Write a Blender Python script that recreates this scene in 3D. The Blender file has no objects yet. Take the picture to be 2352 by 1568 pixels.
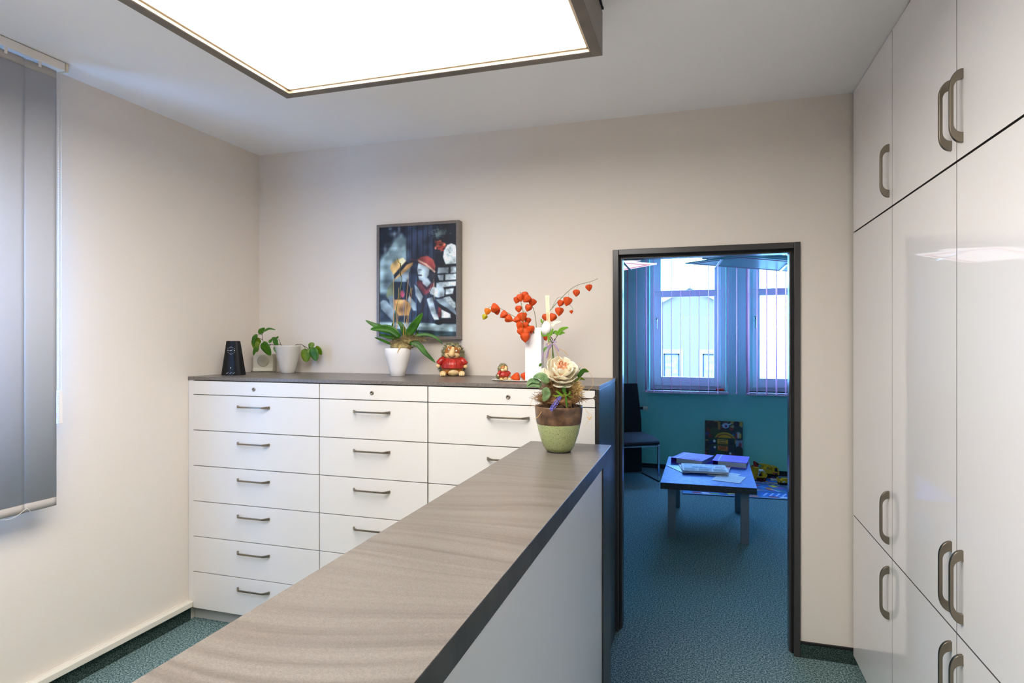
import bpy, bmesh, math, random
import numpy as np
from mathutils import Vector, Matrix, Quaternion

random.seed(7)
rs = np.random.RandomState(11)
PI = math.pi
SC = bpy.context.scene
C = SC.collection

# ------------------------------------------------------------------ camera, world, sun, exposure
F, YAW, CX, CY, EYE = 1402.44, 0.298293, 1176.0, 777.34, 1.571
cam_d = bpy.data.cameras.new('camera')
cam = bpy.data.objects.new('camera', cam_d); C.objects.link(cam)
cam.location = (0, 0, EYE); cam.rotation_euler = (PI / 2, 0, YAW)
cam_d.sensor_width = 36.0; cam_d.lens = 36.0 * F / 2352.0
cam_d.shift_y = -(784.0 - CY) / 2352.0
cam_d.clip_start = 0.02; cam_d.clip_end = 300
SC.camera = cam

w = bpy.data.worlds.new('sky'); SC.world = w; w.use_nodes = True
nt = w.node_tree; bg = nt.nodes['Background']
bg.inputs[0].default_value = (0.17, 0.45, 1.0, 1); bg.inputs[1].default_value = 32.0

sun_d = bpy.data.lights.new('sun', 'SUN'); sun_d.energy = 1.0; sun_d.angle = 0.02; sun_d.color = (1, 0.93, 0.8)
sun = bpy.data.objects.new('sun', sun_d); C.objects.link(sun)
sun.rotation_euler = (math.radians(52), 0, math.radians(12))        # shines on the house across the street, from behind the camera

LAMP = 8.7            # strength of the ceiling light's diffuser
SC.view_settings.view_transform = 'Standard'
SC.view_settings.look = 'None'
SC.view_settings.exposure = 0.2
SC.view_settings.gamma = 1.0
SC.view_settings.use_curve_mapping = False

# ------------------------------------------------------------------ projection helper (pixel -> point on a real plane)
cs, cc = math.sin(YAW), math.cos(YAW)
AR, AD = Vector((cc, cs, 0)), Vector((-cs, cc, 0))
def at(u, v, ax, val):
    r = AD + AR * ((u - CX) / F) - Vector((0, 0, 1)) * ((v - CY) / F)
    i = 'xyz'.index(ax); o = Vector((0, 0, EYE))
    return o + r * ((val - o[i]) / r[i])

# ------------------------------------------------------------------ materials
def lin(c):
    out = []
    for x in c[:3]:
        x /= 255.0
        out.append(x / 12.92 if x <= 0.04045 else ((x + 0.055) / 1.055) ** 2.4)
    return (*out, 1.0)

def mat(name, col, rough=0.5, metal=0.0, spec=0.5, coat=0.0, coat_rough=0.05, bump=None, var=None, trans=0.0, sheen=0.0, emit=None):
    m = bpy.data.materials.new(name); m.use_nodes = True
    n = m.node_tree.nodes; l = m.node_tree.links; b = n['Principled BSDF']
    b.inputs['Base Color'].default_value = lin(col); b.inputs['Roughness'].default_value = rough
    b.inputs['Metallic'].default_value = metal; b.inputs['Specular IOR Level'].default_value = spec
    b.inputs['Coat Weight'].default_value = coat; b.inputs['Coat Roughness'].default_value = coat_rough
    b.inputs['Sheen Weight'].default_value = sheen
    if emit:
        b.inputs['Emission Color'].default_value = lin(emit[0]); b.inputs['Emission Strength'].default_value = emit[1]
    tc = n.new('ShaderNodeTexCoord')
    if var:                                   # (second colour, scale xyz, detail, contrast lo, hi)
        c2, sc, det, lo, hi = var
        mp = n.new('ShaderNodeMapping'); mp.inputs['Scale'].default_value = sc
        nz = n.new('ShaderNodeTexNoise'); nz.inputs['Scale'].default_value = 1.0; nz.inputs['Detail'].default_value = det
        mr = n.new('ShaderNodeMapRange'); mr.inputs['From Min'].default_value = lo; mr.inputs['From Max'].default_value = hi
        mx = n.new('ShaderNodeMix'); mx.data_type = 'RGBA'
        mx.inputs[6].default_value = lin(col); mx.inputs[7].default_value = lin(c2)
        l.new(tc.outputs['Object'], mp.inputs[0]); l.new(mp.outputs[0], nz.inputs['Vector'])
        l.new(nz.outputs[0], mr.inputs[0]); l.new(mr.outputs[0], mx.inputs[0]); l.new(mx.outputs[2], b.inputs['Base Color'])
    if bump:                                  # (scale xyz, strength, distance)
        sc, st, di = bump
        mp = n.new('ShaderNodeMapping'); mp.inputs['Scale'].default_value = sc
        nz = n.new('ShaderNodeTexNoise'); nz.inputs['Scale'].default_value = 1.0; nz.inputs['Detail'].default_value = 3
        bp = n.new('ShaderNodeBump'); bp.inputs['Strength'].default_value = st; bp.inputs['Distance'].default_value = di
        l.new(tc.outputs['Object'], mp.inputs[0]); l.new(mp.outputs[0], nz.inputs['Vector'])
        l.new(nz.outputs[0], bp.inputs['Height']); l.new(bp.outputs[0], b.inputs['Normal'])
    if trans > 0:                             # thin cloth or leaf that lets light through
        out = n['Material Output']; tr = n.new('ShaderNodeBsdfTranslucent'); ms = n.new('ShaderNodeMixShader')
        ms.inputs[0].default_value = trans
        src = b.inputs['Base Color'].links
        if src: l.new(src[0].from_socket, tr.inputs[0])
        else: tr.inputs[0].default_value = lin(col)
        l.new(b.outputs[0], ms.inputs[1]); l.new(tr.outputs[0], ms.inputs[2]); l.new(ms.outputs[0], out.inputs[0])
    return m

def glass_mat(name, tint=(1, 1, 1), refl=0.06):
    m = bpy.data.materials.new(name); m.use_nodes = True
    n = m.node_tree.nodes; l = m.node_tree.links; n.remove(n['Principled BSDF'])
    t = n.new('ShaderNodeBsdfTransparent'); t.inputs[0].default_value = (*tint, 1)
    g = n.new('ShaderNodeBsdfGlossy'); g.inputs['Roughness'].default_value = 0.02
    ms = n.new('ShaderNodeMixShader'); ms.inputs[0].default_value = refl
    l.new(t.outputs[0], ms.inputs[1]); l.new(g.outputs[0], ms.inputs[2]); l.new(ms.outputs[0], n['Material Output'].inputs[0])
    return m

def attr_mat(name, rough=0.6, coat=0.0):
    m = bpy.data.materials.new(name); m.use_nodes = True
    n = m.node_tree.nodes; l = m.node_tree.links; b = n['Principled BSDF']
    a = n.new('ShaderNodeAttribute'); a.attribute_name = 'print'
    l.new(a.outputs['Color'], b.inputs['Base Color']); b.inputs['Roughness'].default_value = rough
    b.inputs['Coat Weight'].default_value = coat; b.inputs['Coat Roughness'].default_value = 0.03
    return m

def carpet_mat(name):
    m = bpy.data.materials.new(name); m.use_nodes = True
    n = m.node_tree.nodes; l = m.node_tree.links; b = n['Principled BSDF']; b.inputs['Roughness'].default_value = 0.95
    b.inputs['Specular IOR Level'].default_value = 0.1
    tc = n.new('ShaderNodeTexCoord')
    nz = n.new('ShaderNodeTexNoise'); nz.inputs['Scale'].default_value = 130; nz.inputs['Detail'].default_value = 3; nz.inputs['Roughness'].default_value = 0.7
    cr = n.new('ShaderNodeValToRGB'); e = cr.color_ramp.elements
    e[0].position = 0.36; e[0].color = lin((36, 60, 56)); e[1].position = 0.64; e[1].color = lin((166, 182, 176))
    q = cr.color_ramp.elements.new(0.5); q.color = lin((92, 120, 122))
    l.new(tc.outputs['Object'], nz.inputs['Vector']); l.new(nz.outputs[0], cr.inputs[0]); l.new(cr.outputs[0], b.inputs['Base Color'])
    bp = n.new('ShaderNodeBump'); bp.inputs['Strength'].default_value = 0.15; bp.inputs['Distance'].default_value = 0.002
    l.new(nz.outputs[0], bp.inputs['Height']); l.new(bp.outputs[0], b.inputs['Normal'])
    return m

def stone_mat(name):                          # sandstone-look laminate with long wavy veins
    m = bpy.data.materials.new(name); m.use_nodes = True
    n = m.node_tree.nodes; l = m.node_tree.links; b = n['Principled BSDF']; b.inputs['Roughness'].default_value = 0.34
    tc = n.new('ShaderNodeTexCoord')
    wp = n.new('ShaderNodeTexNoise'); wp.inputs['Scale'].default_value = 1.5; wp.inputs['Detail'].default_value = 0.5
    vm = n.new('ShaderNodeVectorMath'); vm.operation = 'MULTIPLY_ADD'; vm.inputs[1].default_value = (0.0, 0.42, 0.0)
    l.new(tc.outputs['Object'], wp.inputs['Vector']); l.new(wp.outputs['Color'], vm.inputs[0]); l.new(tc.outputs['Object'], vm.inputs[2])
    mp = n.new('ShaderNodeMapping'); mp.inputs['Scale'].default_value = (1.0, 40, 3); l.new(vm.outputs[0], mp.inputs[0])
    nz = n.new('ShaderNodeTexNoise'); nz.inputs['Scale'].default_value = 1; nz.inputs['Detail'].default_value = 4; nz.inputs['Roughness'].default_value = 0.55
    l.new(mp.outputs[0], nz.inputs['Vector'])
    cr = n.new('ShaderNodeValToRGB'); e = cr.color_ramp.elements
    e[0].position = 0.3; e[0].color = lin((90, 82, 75)); e[1].position = 0.62; e[1].color = lin((110, 103, 96))
    q = cr.color_ramp.elements.new(0.44); q.color = lin((102, 94, 87))
    l.new(nz.outputs[0], cr.inputs[0])
    gr = n.new('ShaderNodeTexNoise'); gr.inputs['Scale'].default_value = 420; gr.inputs['Detail'].default_value = 2
    l.new(tc.outputs['Object'], gr.inputs['Vector'])
    mr = n.new('ShaderNodeMapRange'); mr.inputs['From Min'].default_value = 0.3; mr.inputs['From Max'].default_value = 0.7
    mr.inputs['To Min'].default_value = 0.8; mr.inputs['To Max'].default_value = 1.18
    l.new(gr.outputs[0], mr.inputs[0])
    mu = n.new('ShaderNodeVectorMath'); mu.operation = 'SCALE'; l.new(cr.outputs[0], mu.inputs[0]); l.new(mr.outputs[0], mu.inputs['Scale'])
    l.new(mu.outputs[0], b.inputs['Base Color'])
    bp = n.new('ShaderNodeBump'); bp.inputs['Strength'].default_value = 0.12; bp.inputs['Distance'].default_value = 0.001
    l.new(gr.outputs[0], bp.inputs['Height']); l.new(bp.outputs[0], b.inputs['Normal'])
    return m

def crackle_mat(name):                        # crackled celadon glaze
    m = bpy.data.materials.new(name); m.use_nodes = True
    n = m.node_tree.nodes; l = m.node_tree.links; b = n['Principled BSDF']; b.inputs['Roughness'].default_value = 0.22
    tc = n.new('ShaderNodeTexCoord')
    vo = n.new('ShaderNodeTexVoronoi'); vo.feature = 'DISTANCE_TO_EDGE'; vo.inputs['Scale'].default_value = 190
    l.new(tc.outputs['Object'], vo.inputs['Vector'])
    cr = n.new('ShaderNodeValToRGB'); e = cr.color_ramp.elements
    e[0].position = 0.0; e[0].color = lin((116, 122, 76)); e[1].position = 0.09; e[1].color = lin((176, 186, 130))
    l.new(vo.outputs[0], cr.inputs[0])
    nz = n.new('ShaderNodeTexNoise'); nz.inputs['Scale'].default_value = 14; l.new(tc.outputs['Object'], nz.inputs['Vector'])
    mx = n.new('ShaderNodeMix'); mx.data_type = 'RGBA'; mx.blend_type = 'MULTIPLY'; mx.inputs[0].default_value = 0.25
    l.new(cr.outputs[0], mx.inputs[6]); l.new(nz.outputs[0], mx.inputs[7]); l.new(mx.outputs[2], b.inputs['Base Color'])
    return m

M = {}
M['wall'] = mat('wallpaper_beige', (228, 218, 207), 0.75, spec=0.25, bump=((30, 30, 420), 0.22, 0.002))
M['ceil'] = mat('stretch_ceiling', (246, 245, 245), 0.5, spec=0.35)
M['teal'] = mat('wallpaper_teal', (146, 224, 206), 0.7, spec=0.25, bump=((130, 130, 130), 0.3, 0.002))
M['carpet'] = carpet_mat('speckled_carpet')
M['white_gloss'] = mat('high_gloss_white', (247, 244, 243), 0.45, spec=0.5, coat=1.0, coat_rough=0.015)
M['shaded_edge'] = mat('shaded_door_edge', (88, 82, 82), 0.6)  # white door edges darkened in colour so the seams look shaded
M['white_gloss'].node_tree.nodes['Principled BSDF'].inputs['Coat IOR'].default_value = 1.62
M['counter_front'] = mat('satin_white_front', (222, 224, 228), 0.3, coat=1.0, coat_rough=0.24)
M['white_satin'] = mat('white_laminate', (224, 219, 213), 0.38, spec=0.45)
M['trim'] = mat('white_paint', (226, 219, 205), 0.45)
M['gap'] = mat('dark_carcass', (26, 24, 26), 0.6)
M['plinth'] = mat('plinth_grey', (190, 190, 186), 0.5)
M['dtop'] = mat('grey_stone_laminate', (98, 90, 84), 0.3, var=((122, 114, 106), (160, 160, 160), 3, 0.3, 0.7), bump=((300, 300, 300), 0.1, 0.001))
M['stone'] = stone_mat('sandstone_laminate')
M['dark_edge'] = mat('dark_grey_edge', (62, 60, 60), 0.3, var=((44, 42, 44), (20, 20, 4), 3, 0.35, 0.65))
M['door_metal'] = mat('anthracite_door_frame', (60, 57, 57), 0.26, spec=0.6, bump=((200, 200, 200), 0.08, 0.001))
M['black'] = mat('black_rubber', (10, 10, 11), 0.6)
M['steel'] = mat('satin_steel', (142, 132, 118), 0.34, metal=1.0)
M['chrome'] = mat('chrome', (215, 215, 218), 0.12, metal=1.0)
M['lampframe'] = mat('bronze_grey_frame', (112, 102, 92), 0.4, var=((92, 84, 76), (8, 8, 60), 3, 0.3, 0.7))
M['lamplip'] = mat('light_bronze_lip', (214, 196, 172), 0.35, metal=0.6)
M['diffuser'] = mat('lit_diffuser', (255, 255, 255), 0.5, emit=((255, 251, 245), LAMP))
M['blindgrey'] = mat('grey_blind_fabric', (196, 196, 200), 0.8, spec=0.2, bump=((700, 700, 300), 0.15, 0.001), trans=0.16)
M['blindband'] = mat('grey_blind_hem', (178, 172, 168), 0.75, spec=0.2)
M['plastic'] = mat('white_plastic', (232, 226, 220), 0.35)
M['glass'] = glass_mat('window_glass')
M['pvc'] = mat('white_pvc', (214, 216, 222), 0.28)
M['pink'] = mat('pink_blind_fabric', (246, 200, 216), 0.7, spec=0.2, trans=0.66)
M['navy'] = mat('black_upholstery', (9, 10, 22), 0.8, sheen=0.15)
M['tabletop'] = mat('blue_grey_granite_sky_tint', (48, 92, 200), 0.5, spec=0.12, var=((84, 120, 200), (34, 34, 34), 6, 0.35, 0.65))  # blue sky reflection put into the base colour of the top
M['tableedge'] = mat('dark_granite_edge', (38, 36, 42), 0.3, var=((70, 58, 54), (60, 60, 60), 3, 0.5, 0.75))
M['tableleg'] = mat('grey_metal_leg', (112, 116, 124), 0.4, metal=0.3)
M['purple'] = mat('purple_binder_cover', (126, 62, 226), 0.55, spec=0.12, var=((146, 92, 232), (90, 90, 90), 3, 0.35, 0.65))
M['paper'] = mat('white_paper', (222, 224, 230), 0.7)
M['ink'] = mat('printing_ink', (58, 66, 92), 0.7)
M['redink'] = mat('red_print', (178, 62, 76), 0.6)
M['yellow'] = mat('toy_yellow', (222, 172, 20), 0.32)
M['red'] = mat('toy_red', (170, 26, 26), 0.35)
M['toyblack'] = mat('toy_black', (20, 20, 22), 0.5)
M['toywhite'] = mat('toy_white', (225, 225, 225), 0.35)
M['radiator'] = mat('radiator_enamel', (190, 190, 188), 0.35)
M['cream'] = mat('cream_knob', (228, 216, 188), 0.3)
M['facade'] = mat('pale_render', (106, 84, 62), 0.9)
M['facade_trim'] = mat('white_window_surround', (126, 104, 80), 0.8)
M['sashblue'] = mat('blue_grey_sash', (30, 30, 36), 0.5)
M['lace'] = mat('lace_curtain', (120, 108, 96), 0.9, var=((50, 48, 50), (5, 5, 5), 6, 0.42, 0.6))
M['roof'] = mat('grey_roof', (170, 172, 176), 0.8)
M['planter'] = mat('matt_white_ceramic', (236, 232, 230), 0.7, bump=((500, 500, 500), 0.3, 0.001))
M['pot'] = mat('pale_plastic_pot', (206, 200, 190), 0.25)
M['soil'] = mat('potting_soil', (50, 38, 28), 0.9)
M['leaf'] = mat('deep_green_leaf', (52, 104, 14), 0.38, var=((78, 132, 24), (22, 22, 22), 3, 0.35, 0.65), trans=0.25)
M['leaflight'] = mat('yellow_green_leaf', (126, 152, 28), 0.4, var=((98, 138, 24), (26, 26, 26), 3, 0.35, 0.65), trans=0.3)
M['orchidleaf'] = mat('orchid_leaf', (34, 84, 10), 0.36, spec=0.35, var=((62, 118, 22), (10, 10, 30), 3, 0.35, 0.65), trans=0.15)
M['stem'] = mat('brown_stem', (70, 58, 40), 0.6)
M['greenstem'] = mat('green_stem', (92, 112, 44), 0.55)
M['darkstem'] = mat('maroon_stem', (58, 26, 24), 0.5)
M['bamboo'] = mat('bamboo_stick', (216, 168, 92), 0.5)
M['palestick'] = mat('pale_reed', (232, 212, 166), 0.6)
M['moss'] = mat('dry_moss', (172, 154, 104), 0.9, var=((120, 100, 58), (60, 60, 60), 3, 0.35, 0.65))
M['straw'] = mat('brown_straw', (112, 78, 44), 0.85, var=((150, 112, 66), (70, 70, 70), 3, 0.35, 0.65))
M['palestraw'] = mat('golden_straw', (206, 172, 110), 0.8)
M['blackgloss'] = mat('black_gloss_plastic', (8, 9, 14), 0.3, spec=0.3)
M['white'] = mat('white_marks', (236, 236, 236), 0.5)
M['radio'] = mat('ivory_plastic', (212, 206, 186), 0.4)
M['mesh'] = mat('speaker_grille', (176, 170, 150), 0.7, bump=((900, 900, 900), 0.5, 0.001))
M['orange'] = mat('physalis_husk', (238, 96, 20), 0.55, var=((212, 66, 12), (60, 60, 60), 3, 0.35, 0.7), trans=0.25)
M['unripe'] = mat('unripe_husk', (196, 182, 30), 0.55, trans=0.25)
M['amber'] = mat('amber_husk', (236, 128, 20), 0.55, trans=0.25)
M['vase'] = mat('white_vase', (238, 234, 234), 0.5, bump=((4, 4, 260), 0.35, 0.002))
M['tray'] = mat('pale_tray', (222, 214, 204), 0.15, coat=0.5)
M['brownfur'] = mat('glazed_brown', (150, 84, 28), 0.3, var=((186, 116, 44), (30, 30, 30), 3, 0.35, 0.65))
M['creamfur'] = mat('glazed_cream', (232, 190, 128), 0.28, var=((242, 214, 164), (40, 40, 40), 2, 0.35, 0.65))
M['knit'] = mat('glazed_red_knit', (156, 30, 24), 0.3, var=((196, 50, 36), (60, 60, 10), 2, 0.35, 0.65))
M['spine'] = mat('grey_green_spines', (150, 142, 104), 0.7, var=((84, 80, 56), (80, 80, 80), 2, 0.35, 0.65))
M['darkspine'] = mat('dark_brown_spines', (70, 54, 36), 0.8)
M['celadon'] = crackle_mat('celadon_crackle')
M['potband'] = mat('brown_glaze_band', (116, 86, 60), 0.35, var=((64, 44, 32), (26, 26, 26), 4, 0.35, 0.65))
M['petal'] = mat('cream_petal', (250, 244, 224), 0.55, spec=0.2, trans=0.3)
M['petalin'] = mat('peach_petal', (250, 200, 160), 0.55, spec=0.2, trans=0.3)
M['budwhite'] = mat('white_bud', (250, 246, 242), 0.5, trans=0.2)
M['freshleaf'] = mat('fresh_green_leaf', (112, 164, 34), 0.45, trans=0.3)
M['fabricleaf'] = mat('dull_green_leaf', (82, 116, 66), 0.6, var=((120, 146, 96), (60, 60, 60), 3, 0.4, 0.65), trans=0.15)
M['hyacinth'] = mat('blue_hyacinth', (112, 108, 200), 0.5)
M['ribbon'] = mat('lavender_ribbon', (206, 184, 216), 0.5, trans=0.4)
M['twig'] = mat('dark_twig', (62, 44, 32), 0.8)
M['lampglass'] = mat('frosted_lamp_glass', (176, 230, 226), 0.3, trans=0.4)
M['lampglow'] = mat('brightened_lamp_glass', (244, 240, 246), 0.3, trans=0.3, emit=((255, 250, 252), 0.8))  # faint glow and whiter glass added to brighten the left plate
M['print'] = attr_mat('printed_picture', 0.45, coat=0.15)
M['printm'] = attr_mat('printed_matt', 0.75)
M['boardcover'] = mat('book_spine_board', (120, 96, 110), 0.5)

# ------------------------------------------------------------------ mesh builder
class MB:
    def __init__(s): s.v = []; s.f = []
    def add(s, vs, fs):
        o = len(s.v); s.v += [tuple(p) for p in vs]; s.f += [tuple(i + o for i in f) for f in fs]; return s
    def box(s, x0, x1, y0, y1, z0, z1):
        if x0 > x1: x0, x1 = x1, x0
        if y0 > y1: y0, y1 = y1, y0
        if z0 > z1: z0, z1 = z1, z0
        vs = [(x0, y0, z0), (x1, y0, z0), (x1, y1, z0), (x0, y1, z0), (x0, y0, z1), (x1, y0, z1), (x1, y1, z1), (x0, y1, z1)]
        return s.add(vs, [(0, 3, 2, 1), (4, 5, 6, 7), (0, 1, 5, 4), (1, 2, 6, 5), (2, 3, 7, 6), (3, 0, 4, 7)])
    def quadbox(s, q, z0, z1):
        vs = [(x, y, z0) for x, y in q] + [(x, y, z1) for x, y in q]; n = len(q)
        return s.add(vs, [tuple(range(n - 1, -1, -1)), tuple(range(n, 2 * n))] + [(i, (i + 1) % n, n + (i + 1) % n, n + i) for i in range(n)])
    def prism(s, poly, axis, a, b):           # poly in the two other axes
        def P(p, t): return {'x': (t, p[0], p[1]), 'y': (p[0], t, p[1]), 'z': (p[0], p[1], t)}[axis]
        n = len(poly); vs = [P(p, a) for p in poly] + [P(p, b) for p in poly]
        return s.add(vs, [tuple(range(n - 1, -1, -1)), tuple(range(n, 2 * n))] + [(i, (i + 1) % n, n + (i + 1) % n, n + i) for i in range(n)])
    def loft(s, loops, cap=True):
        n = len(loops[0]); vs = [p for L in loops for p in L]; fs = []
        for k in range(len(loops) - 1):
            for i in range(n):
                j = (i + 1) % n; fs.append((k * n + i, k * n + j, (k + 1) * n + j, (k + 1) * n + i))
        if cap: fs += [tuple(range(n - 1, -1, -1)), tuple(range((len(loops) - 1) * n, len(loops) * n))]
        return s.add(vs, fs)
    def tube(s, pts, r, n=8):
        pts = [Vector(p) for p in pts]; k = len(pts)
        rr = r if isinstance(r, (list, tuple)) else [r] * k
        loops = []; up = Vector((0.13, 0.31, 0.94)).normalized()
        for i, p in enumerate(pts):
            d = (pts[min(i + 1, k - 1)] - pts[max(i - 1, 0)]).normalized()
            a = d.cross(up)
            if a.length < 1e-3: a = d.cross(Vector((1, 0, 0)))
            a.normalize(); b = d.cross(a).normalized()
            loops.append([p + (a * math.cos(2 * PI * j / n) + b * math.sin(2 * PI * j / n)) * rr[i] for j in range(n)])
        return s.loft(loops)
    def lathe(s, prof, n=32, c=(0, 0, 0), sx=1.0, sy=1.0, fn=None, cap=True):
        loops = []
        for r, z in prof:
            L = []
            for j in range(n):
                a = 2 * PI * j / n; q = r * (fn(a, r, z) if fn else 1)
                L.append((c[0] + q * math.cos(a) * sx, c[1] + q * math.sin(a) * sy, c[2] + z))
            loops.append(L)
        return s.loft(loops, cap)
    def ell(s, c, r, nu=16, nv=10, rot=None):
        vs = []; fs = []
        for i in range(nv + 1):
            t = PI * i / nv
            for j in range(nu):
                a = 2 * PI * j / nu
                p = Vector((r[0] * math.sin(t) * math.cos(a), r[1] * math.sin(t) * math.sin(a), r[2] * math.cos(t)))
                if rot is not None: p = rot @ p
                vs.append(p + Vector(c))
        for i in range(nv):
            for j in range(nu):
                k = (j + 1) % nu; fs.append((i * nu + j, (i + 1) * nu + j, (i + 1) * nu + k, i * nu + k))
        return s.add(vs, fs)
    def cone(s, p, d, r, n=4):
        p = Vector(p); d = Vector(d); a = d.orthogonal().normalized(); b = d.cross(a).normalized()
        vs = [p + (a * math.cos(2 * PI * j / n) + b * math.sin(2 * PI * j / n)) * r for j in range(n)] + [p + d]
        return s.add(vs, [(j, (j + 1) % n, n) for j in range(n)])
    def leaf(s, path, wd, side=None, fold=0.25, power=0.75, tipw=0.0, nseg=10):
        """blade along a path (3-D points) of full width wd; side = across direction"""
        P = smooth_path(path, nseg); k = len(P) - 1; vs = []; fs = []
        for i, p in enumerate(P):
            t = i / k; d = (P[min(i + 1, k)] - P[max(i - 1, 0)]).normalized()
            sd = Vector(side) if side is not None else d.cross(Vector((0, 1, 0)))
            sd = (sd - d * sd.dot(d)).normalized(); nn = d.cross(sd).normalized()
            if nn.y > 0: nn = -nn
            h = wd * 0.5 * max(math.sin(PI * min(1, 0.04 + t * 0.96) ** power), 0.0) ** 0.7 + tipw * (t > 0.5) * (1 - t)
            for q, lift in ((-1, 1), (-0.5, 0.6), (0, 0), (0.5, 0.6), (1, 1)):
                vs.append(p + sd * (h * q) + nn * (abs(h) * fold * lift))
        for i in range(k):
            for j in range(4):
                a = i * 5 + j; fs.append((a, a + 1, a + 6, a + 5))
        return s.add(vs, fs)

def smooth_path(pts, n):
    pts = [Vector(p) for p in pts]
    if len(pts) == 2: return [pts[0].lerp(pts[1], i / n) for i in range(n + 1)]
    out = []; m = len(pts) - 1
    for i in range(n + 1):
        t = i / n * m; k = min(int(t), m - 1); f = t - k
        p0, p1, p2, p3 = pts[max(k - 1, 0)], pts[k], pts[k + 1], pts[min(k + 2, m)]
        out.append(0.5 * ((2 * p1) + (p2 - p0) * f + (2 * p0 - 5 * p1 + 4 * p2 - p3) * f * f + (3 * p1 - p0 - 3 * p2 + p3) * f ** 3))
    return out

ROOT = {}
def obj(name, mb, material, parent=None, world=False, smooth=False, bevel=0.0, solid=0.0, kind=None, loc=None, label=None, seg=2):
    """link a mesh object; world=True means its coordinates are world ones and the parent thing is unrotated"""
    if world and parent is not None:
        o = ROOT.get(parent.name, Vector((0, 0, 0)))
        vs = [(x - o[0], y - o[1], z - o[2]) for x, y, z in mb.v]
    else: vs = mb.v
    me = bpy.data.meshes.new(name); me.from_pydata([tuple(p) for p in vs], [], mb.f); me.update()
    for m in (material if isinstance(material, (list, tuple)) else [material]): me.materials.append(m)
    if smooth: me.polygons.foreach_set('use_smooth', [True] * len(me.polygons))
    ob = bpy.data.objects.new(name, me); C.objects.link(ob)
    if parent is not None:
        ob.parent = parent; ROOT[ob.name] = ROOT.get(parent.name, Vector((0, 0, 0)))
    if loc is not None: ob.location = loc
    if bevel:
        b = ob.modifiers.new('bevel', 'BEVEL'); b.width = bevel; b.segments = seg; b.limit_method = 'ANGLE'; b.angle_limit = 0.7
        me.polygons.foreach_set('use_smooth', [True] * len(me.polygons)); b.harden_normals = True
    if solid:
        b = ob.modifiers.new('solid', 'SOLIDIFY'); b.thickness = solid; b.offset = 0
    if kind: ob['kind'] = kind
    if label: ob['label'] = label
    return ob

def thing(name, label, cat, loc=(0, 0, 0), rotz=0, group=None):
    o = bpy.data.objects.new(name, None); C.objects.link(o); o.empty_display_size = 0.05
    o.location = loc; o.rotation_euler = (0, 0, rotz); o['label'] = label; o['category'] = cat
    if group: o['group'] = group
    ROOT[o.name] = Vector(loc); return o
def tag(o, label, cat, group=None):
    o['label'] = label; o['category'] = cat
    if group: o['group'] = group
    return o
def struct(name, mb, m, parent=None, **k):
    o = obj(name, mb, m, parent, **k)
    if parent is None: o['kind'] = 'structure'
    return o
def copy_tree(o, parent=None):
    c = o.copy(); C.objects.link(c); c.parent = parent
    ROOT[c.name] = ROOT.get(o.name, Vector((0, 0, 0)))
    for ch in [x for x in o.children]: copy_tree(ch, c)
    return c

# ------------------------------------------------------------------ tiny painter for flat prints
class Canvas:
    def __init__(s, w, h, bg): s.w, s.h = w, h; s.a = np.zeros((h, w, 3)); s.a[:] = bg; s.Y, s.X = np.mgrid[0:h, 0:w] + 0.5
    def mask(s, m, col, al=1.0):
        m = (m * al)[..., None]; s.a = s.a * (1 - m) + np.array(col, float) * m
    def poly(s, pts, col, al=1.0, soft=0.7):
        n = len(pts); ins = np.zeros((s.h, s.w), bool); dist = np.full((s.h, s.w), 1e9)
        for i in range(n):
            x0, y0 = pts[i]; x1, y1 = pts[(i + 1) % n]
            if y0 != y1:
                c = ((y0 > s.Y) != (y1 > s.Y)) & (s.X < (x1 - x0) * (s.Y - y0) / (y1 - y0) + x0); ins ^= c
            dx, dy = x1 - x0, y1 - y0; t = np.clip(((s.X - x0) * dx + (s.Y - y0) * dy) / (dx * dx + dy * dy + 1e-9), 0, 1)
            dist = np.minimum(dist, np.hypot(s.X - x0 - t * dx, s.Y - y0 - t * dy))
        sd = np.where(ins, dist, -dist); s.mask(np.clip(0.5 + sd / (2 * soft), 0, 1), col, al)
    def ell(s, cx, cy, rx, ry, col, al=1.0, soft=0.7):
        d = (1 - np.hypot((s.X - cx) / rx, (s.Y - cy) / ry)) * min(rx, ry); s.mask(np.clip(0.5 + d / (2 * soft), 0, 1), col, al)
    def line(s, x0, y0, x1, y1, wd, col, al=1.0):
        dx, dy = x1 - x0, y1 - y0; t = np.clip(((s.X - x0) * dx + (s.Y - y0) * dy) / (dx * dx + dy * dy + 1e-9), 0, 1)
        d = wd / 2 - np.hypot(s.X - x0 - t * dx, s.Y - y0 - t * dy); s.mask(np.clip(0.5 + d, 0, 1), col, al)
    def noise(s, amp, cell=1):
        n = rs.rand(s.h // cell + 2, s.w // cell + 2); n = np.kron(n, np.ones((cell, cell)))[:s.h, :s.w]
        s.a *= (1 + amp * (n[..., None] - 0.5))
    def mesh(s, name, P, parent, material):      # P(u, v) -> local point, u right 0..1, v down 0..1
        h, w_ = s.h, s.w
        vs = [P(i / (w_ - 1), j / (h - 1)) for j in range(h) for i in range(w_)]
        fs = [(j * w_ + i, (j + 1) * w_ + i, (j + 1) * w_ + i + 1, j * w_ + i + 1) for j in range(h - 1) for i in range(w_ - 1)]
        mb = MB(); mb.v = vs; mb.f = fs
        o = obj(name, mb, material, parent)
        c = np.clip(s.a, 0, 255) / 255.0; c = np.where(c <= 0.04045, c / 12.92, ((c + 0.055) / 1.055) ** 2.4)
        at_ = o.data.color_attributes.new('print', 'FLOAT_COLOR', 'POINT')
        at_.data.foreach_set('color', np.concatenate([c, np.ones((h, w_, 1))], 2).astype(np.float32).ravel())
        return o

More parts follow.
